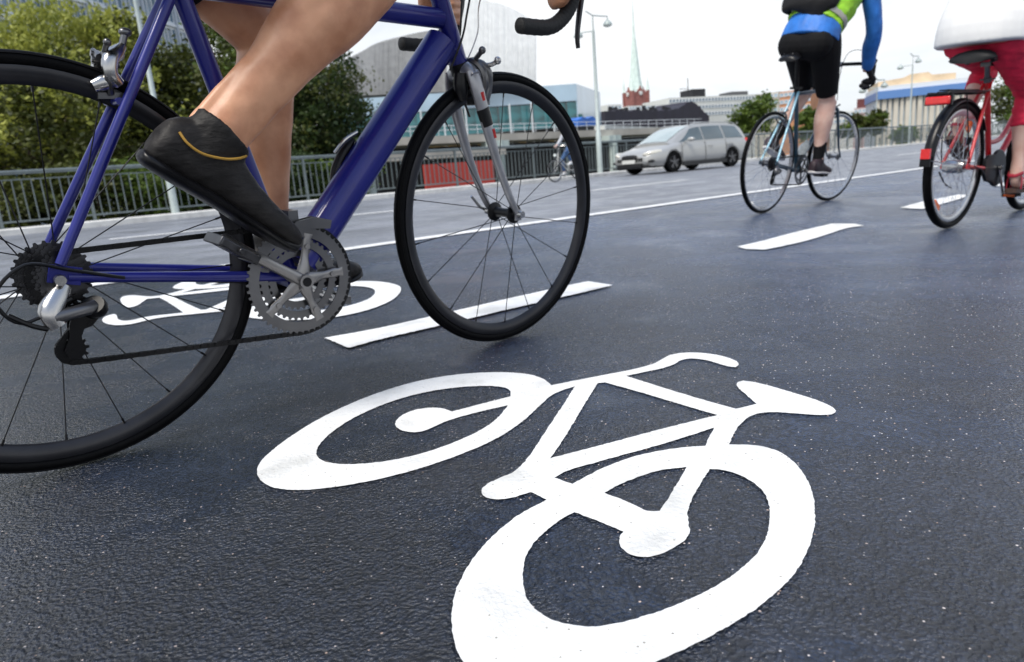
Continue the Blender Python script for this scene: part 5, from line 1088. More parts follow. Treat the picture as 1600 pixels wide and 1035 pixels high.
# ================================================================ distant cyclist on a pale city bicycle
M4=bike_matrix(2.48,22.05,.0,math.radians(222),0.0)
R4=.34; bike4=empty('city_bicycle',None,'distant pale city bicycle with front lamp coming the other way beside the railing','bicycle',M=M4)
R3s=R3; L4=lambda u,v,w:V((u,-w,v+R4))
M_cream=mat('cream_lacquer',(.55,.55,.52),.35,coat=.4)
for u,nm in((0,'wheel'),(1.06,'wheel')): wheel(bike4,u,R4,.018,.29,M_rims,M_spokes,24,M_alu)
b=MB(); frame_tubes(b,L4,[((.46,-.03,0),(.30,.46,0),.015,.015),((.46,-.03,0),(.90,.34,0),.016,.016),((.42,.08,0),(.88,.42,0),.014,.014),((.86,.50,0),(.915,.30,0),.018,.018),((.45,-.03,.03),(0,0,.06),.01,.01),((.45,-.03,-.03),(0,0,-.06),.01,.01),((.3,.43,.02),(0,0,.06),.01,.01),((.3,.43,-.02),(0,0,-.06),.01,.01)]); b.build('frame',M_cream,bike4)
straight_fork(bike4,R4,1.06,(.925,.34),M_cream)
saddle(bike4,(.23,0,.60+R4),.26,.2,M_black)
b=MB(); b.tube([L4(.858,.50,0),L4(.82,.70,0)],.013,n=10); b.tube(cat([tuple(L4(.62,.70,-.28)),tuple(L4(.75,.71,-.26)),tuple(L4(.86,.72,-.1)),tuple(L4(.86,.72,.1)),tuple(L4(.75,.71,.26)),tuple(L4(.62,.70,.28))],5),.012,n=10); b.build('handlebar',M_alu,bike4)
b=MB(); b.lathe([(0,.04),(.04,.03),(.05,0),(0,-.05)],c=L4(1.0,.45,0),axis=(1,0,0),n=16); b.build('headlight',M_lampw,bike4)
c_,ea=crank(bike4,(.46,-.03),-.055,R_(-75),.165,M_alu,R=R4); c_,eb=crank(bike4,(.46,-.03),.055,R_(105),.165,M_alu,R=R4); pedal(bike4,(ea.x,ea.y-.045,ea.z),M_black); pedal(bike4,(eb.x,eb.y+.045,eb.z),M_black)
r4=empty('person',None,'distant rider in a pale grey top, blue jeans and white shoes beside the railing','person','people riding bicycles',M=M4)
hR,hL=L4(.22,.66,.09),L4(.22,.66,-.09); kR,aR=L4(.56,.33,.12),L4(.48,-.07,.13); kL,aL=L4(.62,.56,-.12),L4(.41,.24,-.13)
body=MB(); seg(body,hR,kR,THIGH); seg(body,hL,kL,THIGH); seg(body,kR,aR,SHIN); seg(body,kL,aL,SHIN)
body.ell([tuple(L4(.19,.62,0))+(.1,.14),tuple(L4(.2,.72,0))+(.12,.16),tuple(L4(.24,.92,0))+(.1,.14),tuple(L4(.28,1.08,0))+(.11,.16),tuple(L4(.31,1.22,0))+(.08,.14),tuple(L4(.33,1.30,0))+(.05,.055),tuple(L4(.34,1.36,0))+(.05,.05)],(1,0,0),n=20); h4=L4(.36,1.46,0); head(body,h4,(1,0,-.1))
q=MB(); q.ell([tuple(L4(.19,.66,0))+(.13,.17),tuple(L4(.22,.84,0))+(.13,.165),tuple(L4(.28,1.08,0))+(.135,.185),tuple(L4(.31,1.22,0))+(.09,.16),tuple(L4(.325,1.28,0))+(.06,.065)],(1,0,0),n=20)
for s in(1,-1):
    sh_=L4(.30,1.20,s*.18); el=L4(.42,.93,s*.26); wr=L4(.62,.74,s*.28)
    body.ell([tuple(L4(.3,1.2,s*.1))+(.06,.05),tuple(sh_)+(.05,.05),tuple(sh_.lerp(el,.2))+(.045,.045)],(0,0,1),n=12); seg(body,sh_,el,UARM); seg(body,el,wr,FARM); hand(body,L4(.66,.705,s*.275),(1,0,.1),(0,0,1),wrist=wr,thumb=-s)
    q.ell([tuple(L4(.3,1.2,s*.09))+(.07,.06),tuple(sh_)+(.062,.06),tuple(el)+(.055,.052),tuple(el.lerp(wr,.85))+(.045,.042)],(1,0,0),n=14)
body.fuse('body',M_skin2,r4,voxel=.009,it=3); face_parts(r4,h4,(1,0,-.1),'short',M_hairb)
q.fuse('sweater',mat('pale_grey_sweater',(.5,.52,.56),.85,bump=.4),r4,voxel=.01,it=3,disp=(.005,12,(1,1,1)))
q=MB(); q.ell([tuple(L4(.2,.62,0))+(.12,.16),tuple(L4(.2,.76,0))+(.12,.16)],(1,0,0),n=18)
for h,k,a in((hR,kR,aR),(hL,kL,aL)): seg(q,h,k,scl(THIGH,1.15)); seg(q,k,a,[(-.05,.066,.062),(.3,.064,.06),(.9,.052,.05)])
q.fuse('jeans',mat('blue_denim',(.05,.11,.24),.85,var=.3,scale=30,bump=.4),r4,voxel=.01,it=3)
for a in(aR,aL): shoe(r4,a,(1,0,-.1),(0,0,1),mat('white_shoe',(.75,.75,.75),.6),M_lampw,heelh=.08)

# ================================================================ vegetation
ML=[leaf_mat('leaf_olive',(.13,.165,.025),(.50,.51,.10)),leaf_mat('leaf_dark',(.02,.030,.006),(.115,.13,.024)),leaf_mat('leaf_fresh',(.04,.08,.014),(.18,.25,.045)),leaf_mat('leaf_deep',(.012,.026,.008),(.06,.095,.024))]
M_bark=mat('tree_bark',(.09,.07,.05),.9,var=.4,scale=12,stretch=(1,1,.3),bump=.6,bscale=30,bdist=.02)
def leaves(name,c,rad,ncl,per,size,m,parent,rng,droop=0,hollow=.45,cs=.30):
    vs=[];fs=[]; c=V(c); rd_=V(rad)
    cl=[]
    for i in range(ncl):
        while True:
            d=V((rng.uniform(-1,1),rng.uniform(-1,1),rng.uniform(-1,1)))
            if hollow<d.length<1: break
        wob=1+.42*noise.noise(d*2.1+c*.37); cl.append((V((d.x*rd_.x,d.y*rd_.y,d.z*rd_.z))*wob,rng.uniform(.6,1.35)))
    R0=(rd_.x+rd_.y+rd_.z)/3*cs
    for p,k in cl:
        for j in range(int(per*k)):
            o=V((rng.gauss(0,1),rng.gauss(0,1),rng.gauss(0,.7)))*R0*.5*k
            if droop: o.z-=abs(rng.gauss(0,1))*droop
            q=p+o; s=size*rng.uniform(.6,1.3)
            a=V((rng.gauss(0,1),rng.gauss(0,1),rng.gauss(0,.6)-(1.2 if droop else .2))).normalized(); b_=a.orthogonal().normalized(); b_.rotate(Quaternion(a,rng.uniform(0,6.28)))
            n0=len(vs); wdt=.30 if not droop else .20
            vs+=[q-a*s*.5,q+b_*s*wdt,q+a*s*.5,q-b_*s*wdt]; fs.append((n0,n0+1,n0+2,n0+3))
    b=MB(); b.v=[tuple(v+c) for v in vs]; b.f=fs; b.m=[0]*len(fs)
    return b.build(name,m,parent,smooth=0,fix=False),cl
def tree(name,label,px,py,Z,rad,base_z=-5,ncl=60,per=110,size=.13,m=0,seed=1,group=None,cat_='tree',droop=0,hollow=.45,second=None,cs=.30,trunk=.16):
    rng=random.Random(seed); c=at(px,py,Z); o=empty(name,(c.x,c.y,base_z),label,cat_,group)
    cl_loc=(0,0,c.z-base_z)
    cr,cl=leaves('crown',cl_loc,rad,ncl,per,size,ML[m],o,rng,droop,hollow,cs)
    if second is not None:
        leaves('lit_leaves',(0,0,cl_loc[2]+rad[2]*.12),(rad[0]*1.02,rad[1]*1.02,rad[2]*.98),ncl//3,int(per*.7),size,ML[second],cr,rng,droop,.75,cs)  # outer upper leaves, lit look put into a mostly paler green
    b=MB(); H=cl_loc[2]; top=V((rng.uniform(-.2,.2),rng.uniform(-.2,.2),H+rad[2]*.4))
    if H>1.0:
        pts=[V((0,0,-.2)),V((rng.uniform(-.1,.1),0,H*.35)),V((rng.uniform(-.15,.15),rng.uniform(-.1,.1),H*.75)),top]; b.tube(cat([tuple(p) for p in pts],4),[trunk*(1-.8*i/12) for i in range(13)],n=9)
    for p,k in cl[:14]:
        st_=V((0,0,max(.1,H-rad[2]*.6))); e=V(cl_loc)+p*.85; mid=st_.lerp(e,.5)+V((0,0,rad[2]*.08)); b.tube(cat([tuple(st_),tuple(mid),tuple(e)],3),[trunk*.45,trunk*.4,trunk*.34,trunk*.28,trunk*.2,trunk*.14,trunk*.07],n=6)
    b.build('trunk',M_bark,o,smooth=60); return o
GT='trees and bushes growing behind the railing'
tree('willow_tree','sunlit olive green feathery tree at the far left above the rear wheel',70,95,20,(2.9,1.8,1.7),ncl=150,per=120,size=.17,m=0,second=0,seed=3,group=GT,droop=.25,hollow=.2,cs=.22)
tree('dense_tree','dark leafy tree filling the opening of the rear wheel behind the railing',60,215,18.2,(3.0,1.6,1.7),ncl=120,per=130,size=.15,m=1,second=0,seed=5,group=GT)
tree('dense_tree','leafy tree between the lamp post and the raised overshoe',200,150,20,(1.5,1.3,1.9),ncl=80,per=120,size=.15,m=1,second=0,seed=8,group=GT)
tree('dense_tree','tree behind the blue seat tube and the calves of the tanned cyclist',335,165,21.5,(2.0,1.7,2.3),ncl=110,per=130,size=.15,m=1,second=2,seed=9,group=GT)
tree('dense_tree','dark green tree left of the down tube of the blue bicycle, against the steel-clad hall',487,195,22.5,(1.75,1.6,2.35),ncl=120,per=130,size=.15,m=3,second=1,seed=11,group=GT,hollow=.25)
tree('dense_tree','background tree hidden behind the raised overshoe',265,235,27,(5.6,1.8,2.0),ncl=190,per=120,size=.22,m=3,seed=13,group=GT)
tree('dense_tree','narrow branch tips of a tree rising beside the down tube of the blue bicycle',556,150,24,(.55,.6,1.5),ncl=26,per=45,size=.12,m=1,seed=14,group=GT,hollow=.1,trunk=.06)
for i,(px,py,Z,rx,rz,mm,lb) in enumerate([(30,325,15.6,1.3,.8,1,'low bush behind the railing at the far left'),(150,318,16.4,1.2,.9,1,'low bush behind the railing under the seat stays'),(240,300,17,1.1,.9,2,'brighter low bush behind the railing left of the overshoe'),(345,300,18,1.0,.8,1,'low bush behind the railing right of the overshoe'),(440,290,19.5,1.2,1.0,3,'low dark bush behind the calf of the planted leg'),(525,288,20.2,1.0,.75,2,'low fresh green bush behind the railing left of the down tube')]):
    tree('bush',lb,px,py,Z,(rx,.8,rz),base_z=-3,ncl=55,per=100,size=.13,m=mm,second=2 if i%2 else None,seed=30+i,group=GT,cat_='bush',hollow=.2,trunk=.06)
GB='small trees in the distance beyond the bridge'
for i,(px,py,Z,rx,rz,mm,lb) in enumerate([(1176,184,62,1.9,1.7,2,'round green tree right of the silver car behind the rear wheel of the second cyclist'),(1262,196,66,1.1,1.4,2,'small tree behind the planted calf of the cyclist in black shorts'),(1348,196,78,1.6,1.3,1,'small dark tree right of the front wheel of the second cyclist'),(1370,191,80,1.0,1.4,1,'narrow dark tree left of the blue banded building'),(1412,212,60,1.0,.7,2,'small yellowish bush in front of the blue banded building'),(1583,165,60,2.4,2.4,1,'tree between the red seat tube and the red trouser leg'),(1325,205,82,1.2,.8,3,'low dark bush behind the front wheel of the second cyclist')]):
    tree('small_tree',lb,px,py,Z,(rx,rx*.8,rz),base_z=-5,ncl=60,per=60,size=.30,m=mm,second=2,seed=50+i,group=GB,hollow=.2,trunk=.1)
# ================================================================ buildings
M_win=mat('window_glass',(.10,.17,.24),.08,0,var=.5,scale=.4,spec=1)
M_winl=mat('pale_window_glass',(.35,.48,.58),.08,0,var=.3,scale=.3,spec=1)
M_frame=mat('white_window_frame',(.74,.77,.80),.5,var=.05)
M_stone=mat('cream_render',(.66,.67,.64),.85,var=.06,scale=.6,dirt=.1)
M_dkc=mat('dark_cladding',(.014,.014,.017),.6,var=.3,scale=1)
M_brick=mat('red_brick',(.30,.12,.105),.85,var=.3,scale=2)  # church brick lightened, distance haze put into its colour
M_copper=mat('verdigris_copper',(.68,.80,.75),.7,var=.12,scale=.5)  # spire copper paled, distance haze mixed into the colour
M_rib=mat('steel_rib',(.8,.81,.81),.5,.1,var=.06,scale=1.5)
def facade_basis(p,q):
    d=(V((q[0],q[1],0))-V((p[0],p[1],0))); Ln=d.length; return d.normalized(),Ln
class Bld:
    "a block whose front wall runs from p to q on plan; x along the wall, y outwards to the viewer"
    def __init__(s,name,label,p,q,z0,cat_='building',group=None):
        s.d,s.L=facade_basis(p,q); s.o=empty(name,(p[0],p[1],z0),label,cat_,group,rz=math.atan2(s.d.y,s.d.x))
    def box(s,nm,x0,x1,y0,y1,z0,z1,m):
        b=MB(); b.box(((x0+x1)/2,(y0+y1)/2,(z0+z1)/2),(x1-x0,y1-y0,z1-z0)); return b.build(nm,m,s.o,smooth=0)
    def windows(s,xs,zs,w,h,m=None,fm=None,y=-.02,mull=1,fr=.08):
        f0=None
        for z in zs:
            for x in xs:
                if f0 is None:
                    b=MB()
                    for xx in(-w/2,w/2): b.box((xx,0,0),(fr,.12,h+fr))
                    for zz in(-h/2,h/2): b.box((0,0,zz),(w-fr,.11,fr))
                    for k in range(mull): b.box((-w/2+w*(k+1)/(mull+1),0,0),(fr*.6,.09,h-fr))
                    f0=b.build('window',fm or M_frame,s.o,smooth=0,loc=(x,y,z)); b=MB(); b.box((0,.02,0),(w-fr*.5,.03,h-fr*.5)); p0=b.build('pane',m or M_win,f0,smooth=0)
                else:
                    f=f0.copy(); col.objects.link(f); f.parent=s.o; f.location=(x,y,z); p_=p0.copy(); col.objects.link(p_); p_.parent=f
# office tower, top left
P0=xy(-130,120,56); P1=xy(330,120,92)
t=Bld('office_building','white gridded office block with blue windows rising behind the trees at the far left',P0,P1,-5)
t.box('wall',0,t.L,.0,14,0,46,M_stone)
nx=14; sx=t.L/nx; zr_=[9.5+3.05*i for i in range(7)]
t.windows([sx*(i+.5) for i in range(nx)],zr_,sx*.86,2.35,fm=M_frame,mull=2,fr=.16,y=-.06)
b=MB()
for z in [8+3.05*i for i in range(9)]: b.box((t.L/2,-.16,z),(t.L,.30,.30))
b.build('floor_band',M_frame,t.o,smooth=0)
b=MB()
for i in range(nx+1): b.box((i*sx,-.2,23),(.34,.40,46))
b.build('facade_pier',mat('pale_blue_grey_pier',(.42,.46,.52),.6),t.o,smooth=0)
# congress hall: two curved steel-clad volumes over a glass podium
def curved(name,label,pts,Z0,Z1,zb,rib,mrib,mwall,depth=18,lean=.0):
    "pts: (px, top px y, bottom px y)"
    o=empty(name,(0,0,0),label,'building'); rows=[]
    P=cat(pts,6); n=len(P)
    for i,(px,ty,by) in enumerate(P):
        Z=Z0+(Z1-Z0)*i/(n-1); B=at(px,by,Z); T=at(px,ty,Z-lean); cols=[]
        for j in range(9):
            k=j/8; q=B.lerp(T,k); q.y-=math.sin(k*PI)*.25; cols.append(q)
        rows.append(cols)
    base=rows[0][0].copy(); base.z=-5; o.location=base
    vs=[];fs=[]
    for c_ in rows: vs+=[q-base for q in c_]+[c_[-1]-base+V((0,depth,1.5)),c_[0]-base+V((0,depth,0))]
    m=11
    for i in range(n-1):
        for j in range(m): fs.append((i*m+j,i*m+(j+1)%m,(i+1)*m+(j+1)%m,(i+1)*m+j))
    fs+=[tuple(range(m)),tuple((n-1)*m+k for k in range(m))]
    w_=MB().add(vs,fs).build('wall',mwall,o,smooth=40)
    b=MB()
    for i in range(n-1):
        for q in range(rib):
            t_=q/rib; c_=[rows[i][j].lerp(rows[i+1][j],t_)-base+V((0,-.16,0)) for j in range(0,9,2)]; b.tube(c_,.07+.05*random.random(),n=5)
    b.build('steel_rods',mrib,w_,smooth=0); return o
M_wallA=mat('shaded_steel_wall',(.24,.245,.25),.5,.3,var=.3,scale=2.2,stretch=(1,1,.02))  # wing facing away: shade put into the colour of its wall and rods
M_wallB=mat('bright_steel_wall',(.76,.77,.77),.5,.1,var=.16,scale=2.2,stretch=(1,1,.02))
M_ribA=mat('shaded_steel_rods',(.33,.335,.34),.5,.2,var=.1,scale=1.5); 
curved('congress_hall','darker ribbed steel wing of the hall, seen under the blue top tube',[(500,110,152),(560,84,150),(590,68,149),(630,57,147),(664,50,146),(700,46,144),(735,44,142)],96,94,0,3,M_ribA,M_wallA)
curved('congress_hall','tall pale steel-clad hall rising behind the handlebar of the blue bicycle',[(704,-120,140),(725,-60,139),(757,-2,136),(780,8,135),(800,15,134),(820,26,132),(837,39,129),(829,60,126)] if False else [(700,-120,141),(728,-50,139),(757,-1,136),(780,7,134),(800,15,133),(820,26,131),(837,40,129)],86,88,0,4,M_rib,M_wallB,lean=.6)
# glass podium
P0=xy(500,180,86); P1=xy(903,180,90); P2=xy(939,180,104)
M_teal_g=mat('teal_curtain_glass',(.03,.17,.19),.10,0,var=.8,scale=.22,spec=.7,coat=.2,stretch=(1,1,2.5))
M_blue_g=mat('pale_blue_curtain_glass',(.36,.50,.62),.12,0,var=.25,scale=.15,spec=1,coat=.5)
def topz(px,py,Z): return at(px,py,Z).z
g=Bld('glass_pavilion','long low teal glass building with pale blue parapet below the steel-clad hall',P0,P1,-5)
zt=topz(880,134,90)+5; zt2=topz(700,142,88)+5
g.box('wall',0,g.L,.3,14,0,zt-.02,M_dkc)
g.box('parapet',0,g.L,-.05,.35,zt-2.1,zt,M_blue_g)
b=MB(); xs_=[i*g.L/22 for i in range(23)]
zs0=8.2; zs1=zt-2.2
f0=None
for i in range(22):
    b=MB(); zm=zs0+(zs1-zs0)*.42; b.box((0,0,(zm+zs1)/2),(g.L/22-.02,.1,zs1-zm)); 
    if f0 is None: f0=b.build('glass_pane',M_teal_g,g.o,smooth=0,loc=(xs_[i]+g.L/44,.1,0)); 
    else:
        o=f0.copy(); col.objects.link(o); o.parent=g.o; o.location=(xs_[i]+g.L/44,.1,0)
b=MB()
for x in xs_[::3]: b.box((x,-.02,zs0+(zs1-zs0)/2),(.09,.2,zs1-zs0))
for z in(zm,): b.box((g.L/2,-.04,z),(g.L,.22,.10))
b.build('mullion',M_alud,g.o,smooth=0)
b=MB()
for i in range(9):
    b.box((g.L*(.42+.06*i+.01*math.sin(i*7)),-.3,zs0+1.0+.3*math.sin(i*3)),(1.5+.8*math.sin(i*2),.3,.45))
b.build('terrace_awning',mat('ochre_awning',(.35,.22,.06),.8),g.o,smooth=0)
b=MB()
for i in range(7):
    b.tube([(g.L*(.38+.085*i),-2.0,0),(g.L*(.38+.085*i),-2.0,zs1+.1)],.10,n=8)
b.build('column',M_frame,g.o)
g2=Bld('glass_pavilion','mirror-glass end wing of the low glass building just left of the lamp post',P1,P2,-5)
g2.box('wall',0,g2.L,.3,9,0,zt-.6,M_dkc)
b=MB(); 
b.add([(0,-.02,7.2),(g2.L,-.02,7.2),(g2.L,-.02,topz(938,145,104)+5),(0,-.02,zt-.02),(0,.28,7.2),(g2.L,.28,7.2),(g2.L,.28,topz(938,145,104)+5),(0,.28,zt-.02)],[(0,1,2,3),(4,7,6,5),(0,4,5,1),(1,5,6,2),(2,6,7,3),(3,7,4,0)]); b.build('mirror_glass',M_blue_g,g2.o,smooth=0)
b=MB()
for i in range(1,6): b.box((g2.L*i/6,-.05,9.6),(.06,.06,4.4))
b.box((g2.L/2,-.06,10.2),(g2.L,.05,.06)); b.build('mullion',M_frame,g2.o,smooth=0)
b=MB(); b.box((.35,-.3,9),(.5,.5,6)); b.build('corner_fin',mat('green_fin',(.03,.12,.12),.3),g2.o,smooth=0)
# elevated ramp and its columns
Q0=at(470,244,33.5); Q1=at(948,219,47)
rz_=math.atan2(Q1.y-Q0.y,Q1.x-Q0.x); LR=math.hypot(Q1.x-Q0.x,Q1.y-Q0.y)
rp=empty('road_ramp',(Q0.x,Q0.y,-6),'pale concrete elevated road deck on round columns seen between the railing and the glass building','bridge',rz=rz_)
zt_=topz(560,218,36)+6; 
M_deck=mat('beige_deck_concrete',(.46,.43,.38),.85,var=.2,scale=.8,dirt=.3)
b=MB(); b.box((LR*.75,1.5,zt_-.23),(LR*1.5,3.0,.42)); b.build('deck',M_deck,rp,smooth=0)
b=MB(); b.box((LR*.75,3.2,(zt_-.45)/2),(LR*1.5,.2,zt_-.45)); b.build('deck_shade_sheet',M_dkc,rp,smooth=0)  # dark sheet standing in for the shade under the deck
b=MB()
for z in(.28,.52): b.tube([(0,.05,zt_+z),(LR*1.5,.05,zt_+z)],.018,n=6)
for i in range(36): b.tube([(i*LR*1.5/36,.05,zt_),(i*LR*1.5/36,.05,zt_+.54)],.018,n=6)
b.build('parapet_rail',M_frame,rp)
M_col=mat('pale_green_column',(.50,.58,.55),.7,var=.1)
for px in(590,803,1010):
    Zc=34.0+(px-560)*.0245; c=at(px,260,Zc); v=rp.matrix_world
    b=MB(); dx=c.x-Q0.x; dy=c.y-Q0.y; lx=dx*math.cos(rz_)+dy*math.sin(rz_); b.tube([(lx,.0-.45,0),(lx,-.45,zt_-.44)],.30,n=20); b.box((lx,-.1,zt_-.62),(1.2,1.2,.34)); b.build('column',M_col,rp,smooth=50)
lo=empty('lower_deck',(Q0.x,Q0.y-1.2,-6),'narrow beige lower slab edge under the elevated road deck','bridge',rz=rz_)
zl=topz(615,240,34)+6
b=MB(); b.box((LR*.30,0,zl-.17),(LR*.55,.8,.34)); b.build('slab',M_deck,lo,smooth=0)
b=MB()
for i in range(8): b.box((LR*.06+i*LR*.07,.3,(zl-.35)/2),(.25,.25,zl-.35))
b.build('support',M_dkc,lo,smooth=0)
c0=at(664,272,30.5); c1=at(772,268,32.5)
rb=Bld('red_barrier','red hoarding panel standing low behind the railing, seen through the front wheel','x' and (c0.x,c0.y),(c1.x,c1.y),-3.5,cat_='barrier')
rb.box('panel',0,rb.L,0,.15,0,topz(700,255,31)+3.5,mat('red_panel',(.50,.05,.035),.6,var=.15)); rb.box('base',0,rb.L,-.2,.4,-2.5,-.02,M_dkc)
# wall with slots right of the lamp post
c0=xy(945,205,62); c1=xy(1060,190,80)
sw=Bld('parapet_wall','whitish parapet wall with small dark slots behind the bonnet of the silver car',c0,c1,-6,cat_='wall')
z1=topz(960,196,63)+6
sw.box('wall',0,sw.L,0,1,0,z1,M_stone)
b=MB()
for i in range(22): b.box((sw.L*(i+.6)/22.5,-.03,z1-.55),(.32,.08,.5))
b.build('slots',M_dkc,sw.o,smooth=0)
# dark long shed with ragged roof
c0=xy(946,190,128); c1=xy(1108,180,150)
ds=Bld('long_shed','long almost black building with ragged roofline left of the silver car roof',c0,c1,-6)
H=topz(1000,174,134)+6; b=MB(); rng=random.Random(4); vs=[];fs=[];K=60
for i in range(K+1):
    x=ds.L*i/K; h=H+ (1.8*math.exp(-((i/K-.80)/.10)**2)) -.6*max(0,(i/K-.9)/.1)*2+.35*rng.random()
    for y in(0,8): vs+=[(x,y,0),(x,y,h)]
for i in range(K): a=i*4; fs+=[(a,a+4,a+5,a+1),(a+2,a+3,a+7,a+6),(a+1,a+5,a+7,a+3)]
fs+=[(0,1,3,2),(K*4,K*4+2,K*4+3,K*4+1)]; b.add(vs,fs); b.build('wall',mat('sooty_cladding',(.030,.028,.042),.7,var=.25,scale=.5,stretch=(1,1,.1)),ds.o,smooth=0)
b=MB()
for i in range(26): b.box((ds.L*(.03+.036*i),1+3*rng.random(),H+.5),(.35+.5*rng.random(),.5,.5+1.0*rng.random()))
b.build('roof_vent',M_dkc,ds.o,smooth=0)
# blue tarpaulin boat cover and white gable
c0=xy(904,190,66); c1=xy(932,188,68)
bt=Bld('market_tent','blue tarpaulin roof with pale trim left of the lamp post',c0,c1,-4,cat_='tent'); z1=topz(915,181,66)+4
b=MB(); f_=lambda x,z,h:(x,h,z); b.prism([(0,z1-.95),(0,z1-.35),(bt.L*.25,z1-.05),(bt.L*.5,z1-.25),(bt.L*.8,z1),(bt.L,z1-.3),(bt.L,z1-.9)],0,2,f_); b.build('canopy',mat('blue_tarpaulin',(.02,.12,.45),.5,var=.3,scale=1),bt.o,smooth=0); bt.box('base',.1,bt.L-.1,.1,1.9,0,z1-.96,M_dkc)
# church
cz=300; cb=at(994.5,175,cz); ch=empty('church',(cb.x,cb.y,-6),'red brick church tower with tall tapering pale green copper spire','church',rz=.35)
S=lambda px: px*cz/CF
zt=topz(994,146,cz)+6; W=S(33)
b=MB(); b.box((0,0,zt/2),(W*.80,W*.80,zt)); 
for s in(-1,1):
    for q in(-1,1): b.box((s*W*.40,q*W*.40,zt/2+.3),(W*.12,W*.12,zt+.6))
twr=b.build('tower',M_brick,ch,smooth=0)
b=MB()
for a in range(4):
    M_=Matrix.Rotation(a*PI/2,3,'Z'); pts=[(-W*.20,zt),(W*.20,zt),(W*.12,zt+S(4)),(W*.06,zt+S(4.5)),(0,zt+S(9)),(-W*.06,zt+S(4.5)),(-W*.12,zt+S(4))]
    b.prism(pts,-W*.42,-W*.36,lambda x,z,h:M_@V((x,h,z)))
b.build('gable',M_brick,ch,smooth=0)
for a in range(4):
    M_=Matrix.Rotation(a*PI/2,3,'Z'); b=MB(); b.lathe([(0,-.3),(S(3.0),-.25),(S(3.0),.1)],c=M_@V((0,-W*.43,zt-S(2))),axis=M_@V((0,1,0)),n=20); b.build('clock_face',mat('clock_white',(.7,.7,.68),.6),ch,smooth=0)
    b=MB(); 
    for x in(-.6,.6): b.box(M_@V((x*W*.3,-W*.42,zt*.72)),(S(1.6),S(1.6),S(9)))
    b.build('belfry_opening',M_dkc,ch,smooth=0)
ztop=topz(993,4,cz)+6; b=MB(); h0=zt; hs=ztop-h0
b.lathe([(W*.40,h0),(W*.33,h0+hs*.05),(W*.255,h0+hs*.16),(W*.20,h0+hs*.28),(W*.135,h0+hs*.45),(W*.105,h0+hs*.52),(W*.06,h0+hs*.62),(W*.03,h0+hs*.78),(W*.006,h0+hs)],axis=(0,0,1),n=8); b.build('spire',M_copper,ch,smooth=0)
for s in(-1,1):
    for q in(-1,1): b=MB(); b.lathe([(W*.075,h0+.5),(W*.05,h0+S(7)),(W*.012,h0+S(20)),(0,h0+S(32))],c=(s*W*.40,q*W*.40,0),axis=(0,0,1),n=8); b.build('pinnacle',M_copper,ch,smooth=0)
# pale blocks on the skyline
def block(label,px0,px1,Z0,Z1,ytop,ybot,rows,cols,wm,m=M_stone,wf=.5,name='office_building',roof=None,wh=None,group='pale office blocks on the skyline'):
    c0=xy(px0,190,Z0); c1=xy(px1,190,Z1); B=Bld(name,label,c0,c1,-6,group=group); zT=topz((px0+px1)/2,ytop,(Z0+Z1)/2)+6; zB=topz((px0+px1)/2,ybot,(Z0+Z1)/2)+6
    B.box('wall',0,B.L,0,14,0,zT,m); hh=(zT-zB)/rows; cw=B.L/cols
    B.windows([cw*(i+.5) for i in range(cols)],[zB+hh*(j+.55) for j in range(rows)],cw*(wf+.25),hh*(wh or .45),m=wm,mull=0,fr=.12,y=-.05)
    if roof: B.box('roof_plant',B.L*roof[0],B.L*roof[1],3,9,zT+.01,zT+roof[2],roof[3])
    return B,zT,zB
B_,zT,zB=block('long cream office block with three dark rows of windows above the silver car',1046,1192,208,222,151,183,3,30,M_win,roof=(.30,.44,2.6,M_dkc),wh=.38)
b=MB(); b.tube([(B_.L*.30,5,zT),(B_.L*.30,5,zT+6.2)],.12,n=6); b.box((B_.L*.26,5,zT+3),(3.5,.15,.15)); b.build('antenna_mast',M_steel,B_.o)
B_.box('roof_plant',B_.L*.70,B_.L*.88,2,8,zT+.01,zT+1.3,M_alud)
block('plain beige block right of the long cream office block',1180,1216,190,185,147,190,4,5,M_winl,m=mat('beige_render',(.50,.47,.40),.85,var=.1,scale=.5))
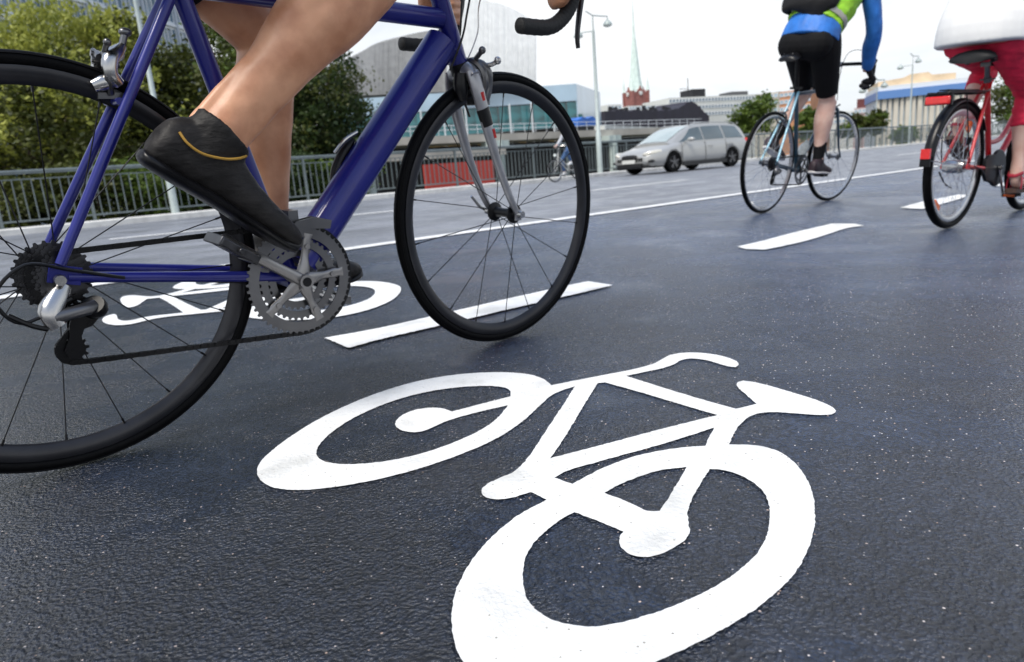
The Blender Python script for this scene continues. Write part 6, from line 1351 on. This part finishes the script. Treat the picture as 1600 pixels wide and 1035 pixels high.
block('small white block with pale gable between the lamp post and the church',950,972,180,182,164,184,2,4,M_winl,m=M_stone,group=None)
block('low cream block directly in front of the brick church tower',983,1048,190,196,165,180,2,14,M_winl)
block('orange brick house seen between the bare calves of the second cyclist',1218,1266,150,146,142,186,4,7,M_winl,m=mat('orange_brick',(.50,.24,.13),.85,var=.2,scale=1),group=None,name='apartment_building')
block('pink and white house with dark red roof right of the second cyclist',1334,1371,150,148,168,190,2,6,M_winl,m=mat('pink_render',(.45,.33,.33),.85,var=.2,scale=.5),group=None,name='apartment_building',roof=(.1,.95,2.0,mat('dark_red_roof',(.13,.04,.04),.8)))
block('cream block low behind the front wheel of the second cyclist',1266,1340,170,168,176,196,2,12,M_winl,m=M_stone)
# blue banded building
c0=xy(1371,190,112); c1=xy(1512,190,108); e=Bld('exhibition_building','building with orange rooftop, cobalt blue band and beige pilasters left of the red bicycle',c0,c1,-6)
zf=topz(1440,150,110)+6; e.box('wall',0,e.L,.3,14,0,zf,mat('pale_panel_glass',(.56,.66,.74),.35,var=.15,scale=.3))
b=MB(); K=15
for i in range(K+1): b.box((e.L*i/K,-.02,zf/2),(.62 if i%2 else .42,.6,zf))
for z in(zf*.55,): b.box((e.L/2,0,z),(e.L,.3,.3))
b.build('pilaster',mat('beige_pilaster',(.62,.57,.49),.8,var=.1,scale=.6),e.o,smooth=0)
e.box('blue_band',-.2,e.L+.2,-.7,14.2,zf+.01,zf+1.25,mat('cobalt_band',(.12,.25,.55),.4,var=.08))
e.box('white_fascia',-.1,e.L+.1,-.4,14,zf+1.26,zf+2.0,M_frame)
b=MB(); b.prism([(0,zf+2.01),(e.L*.86,zf+2.01),(e.L*.86,zf+3.0),(e.L*.60,zf+3.1),(e.L*.56,zf+3.55),(e.L*.36,zf+3.5),(e.L*.30,zf+3.1),(0,zf+2.8)],1,12,lambda x,z,h:(x,h,z)); b.build('orange_roof',mat('orange_roofing',(.70,.54,.36),.8,var=.15,scale=.6),e.o,smooth=0)
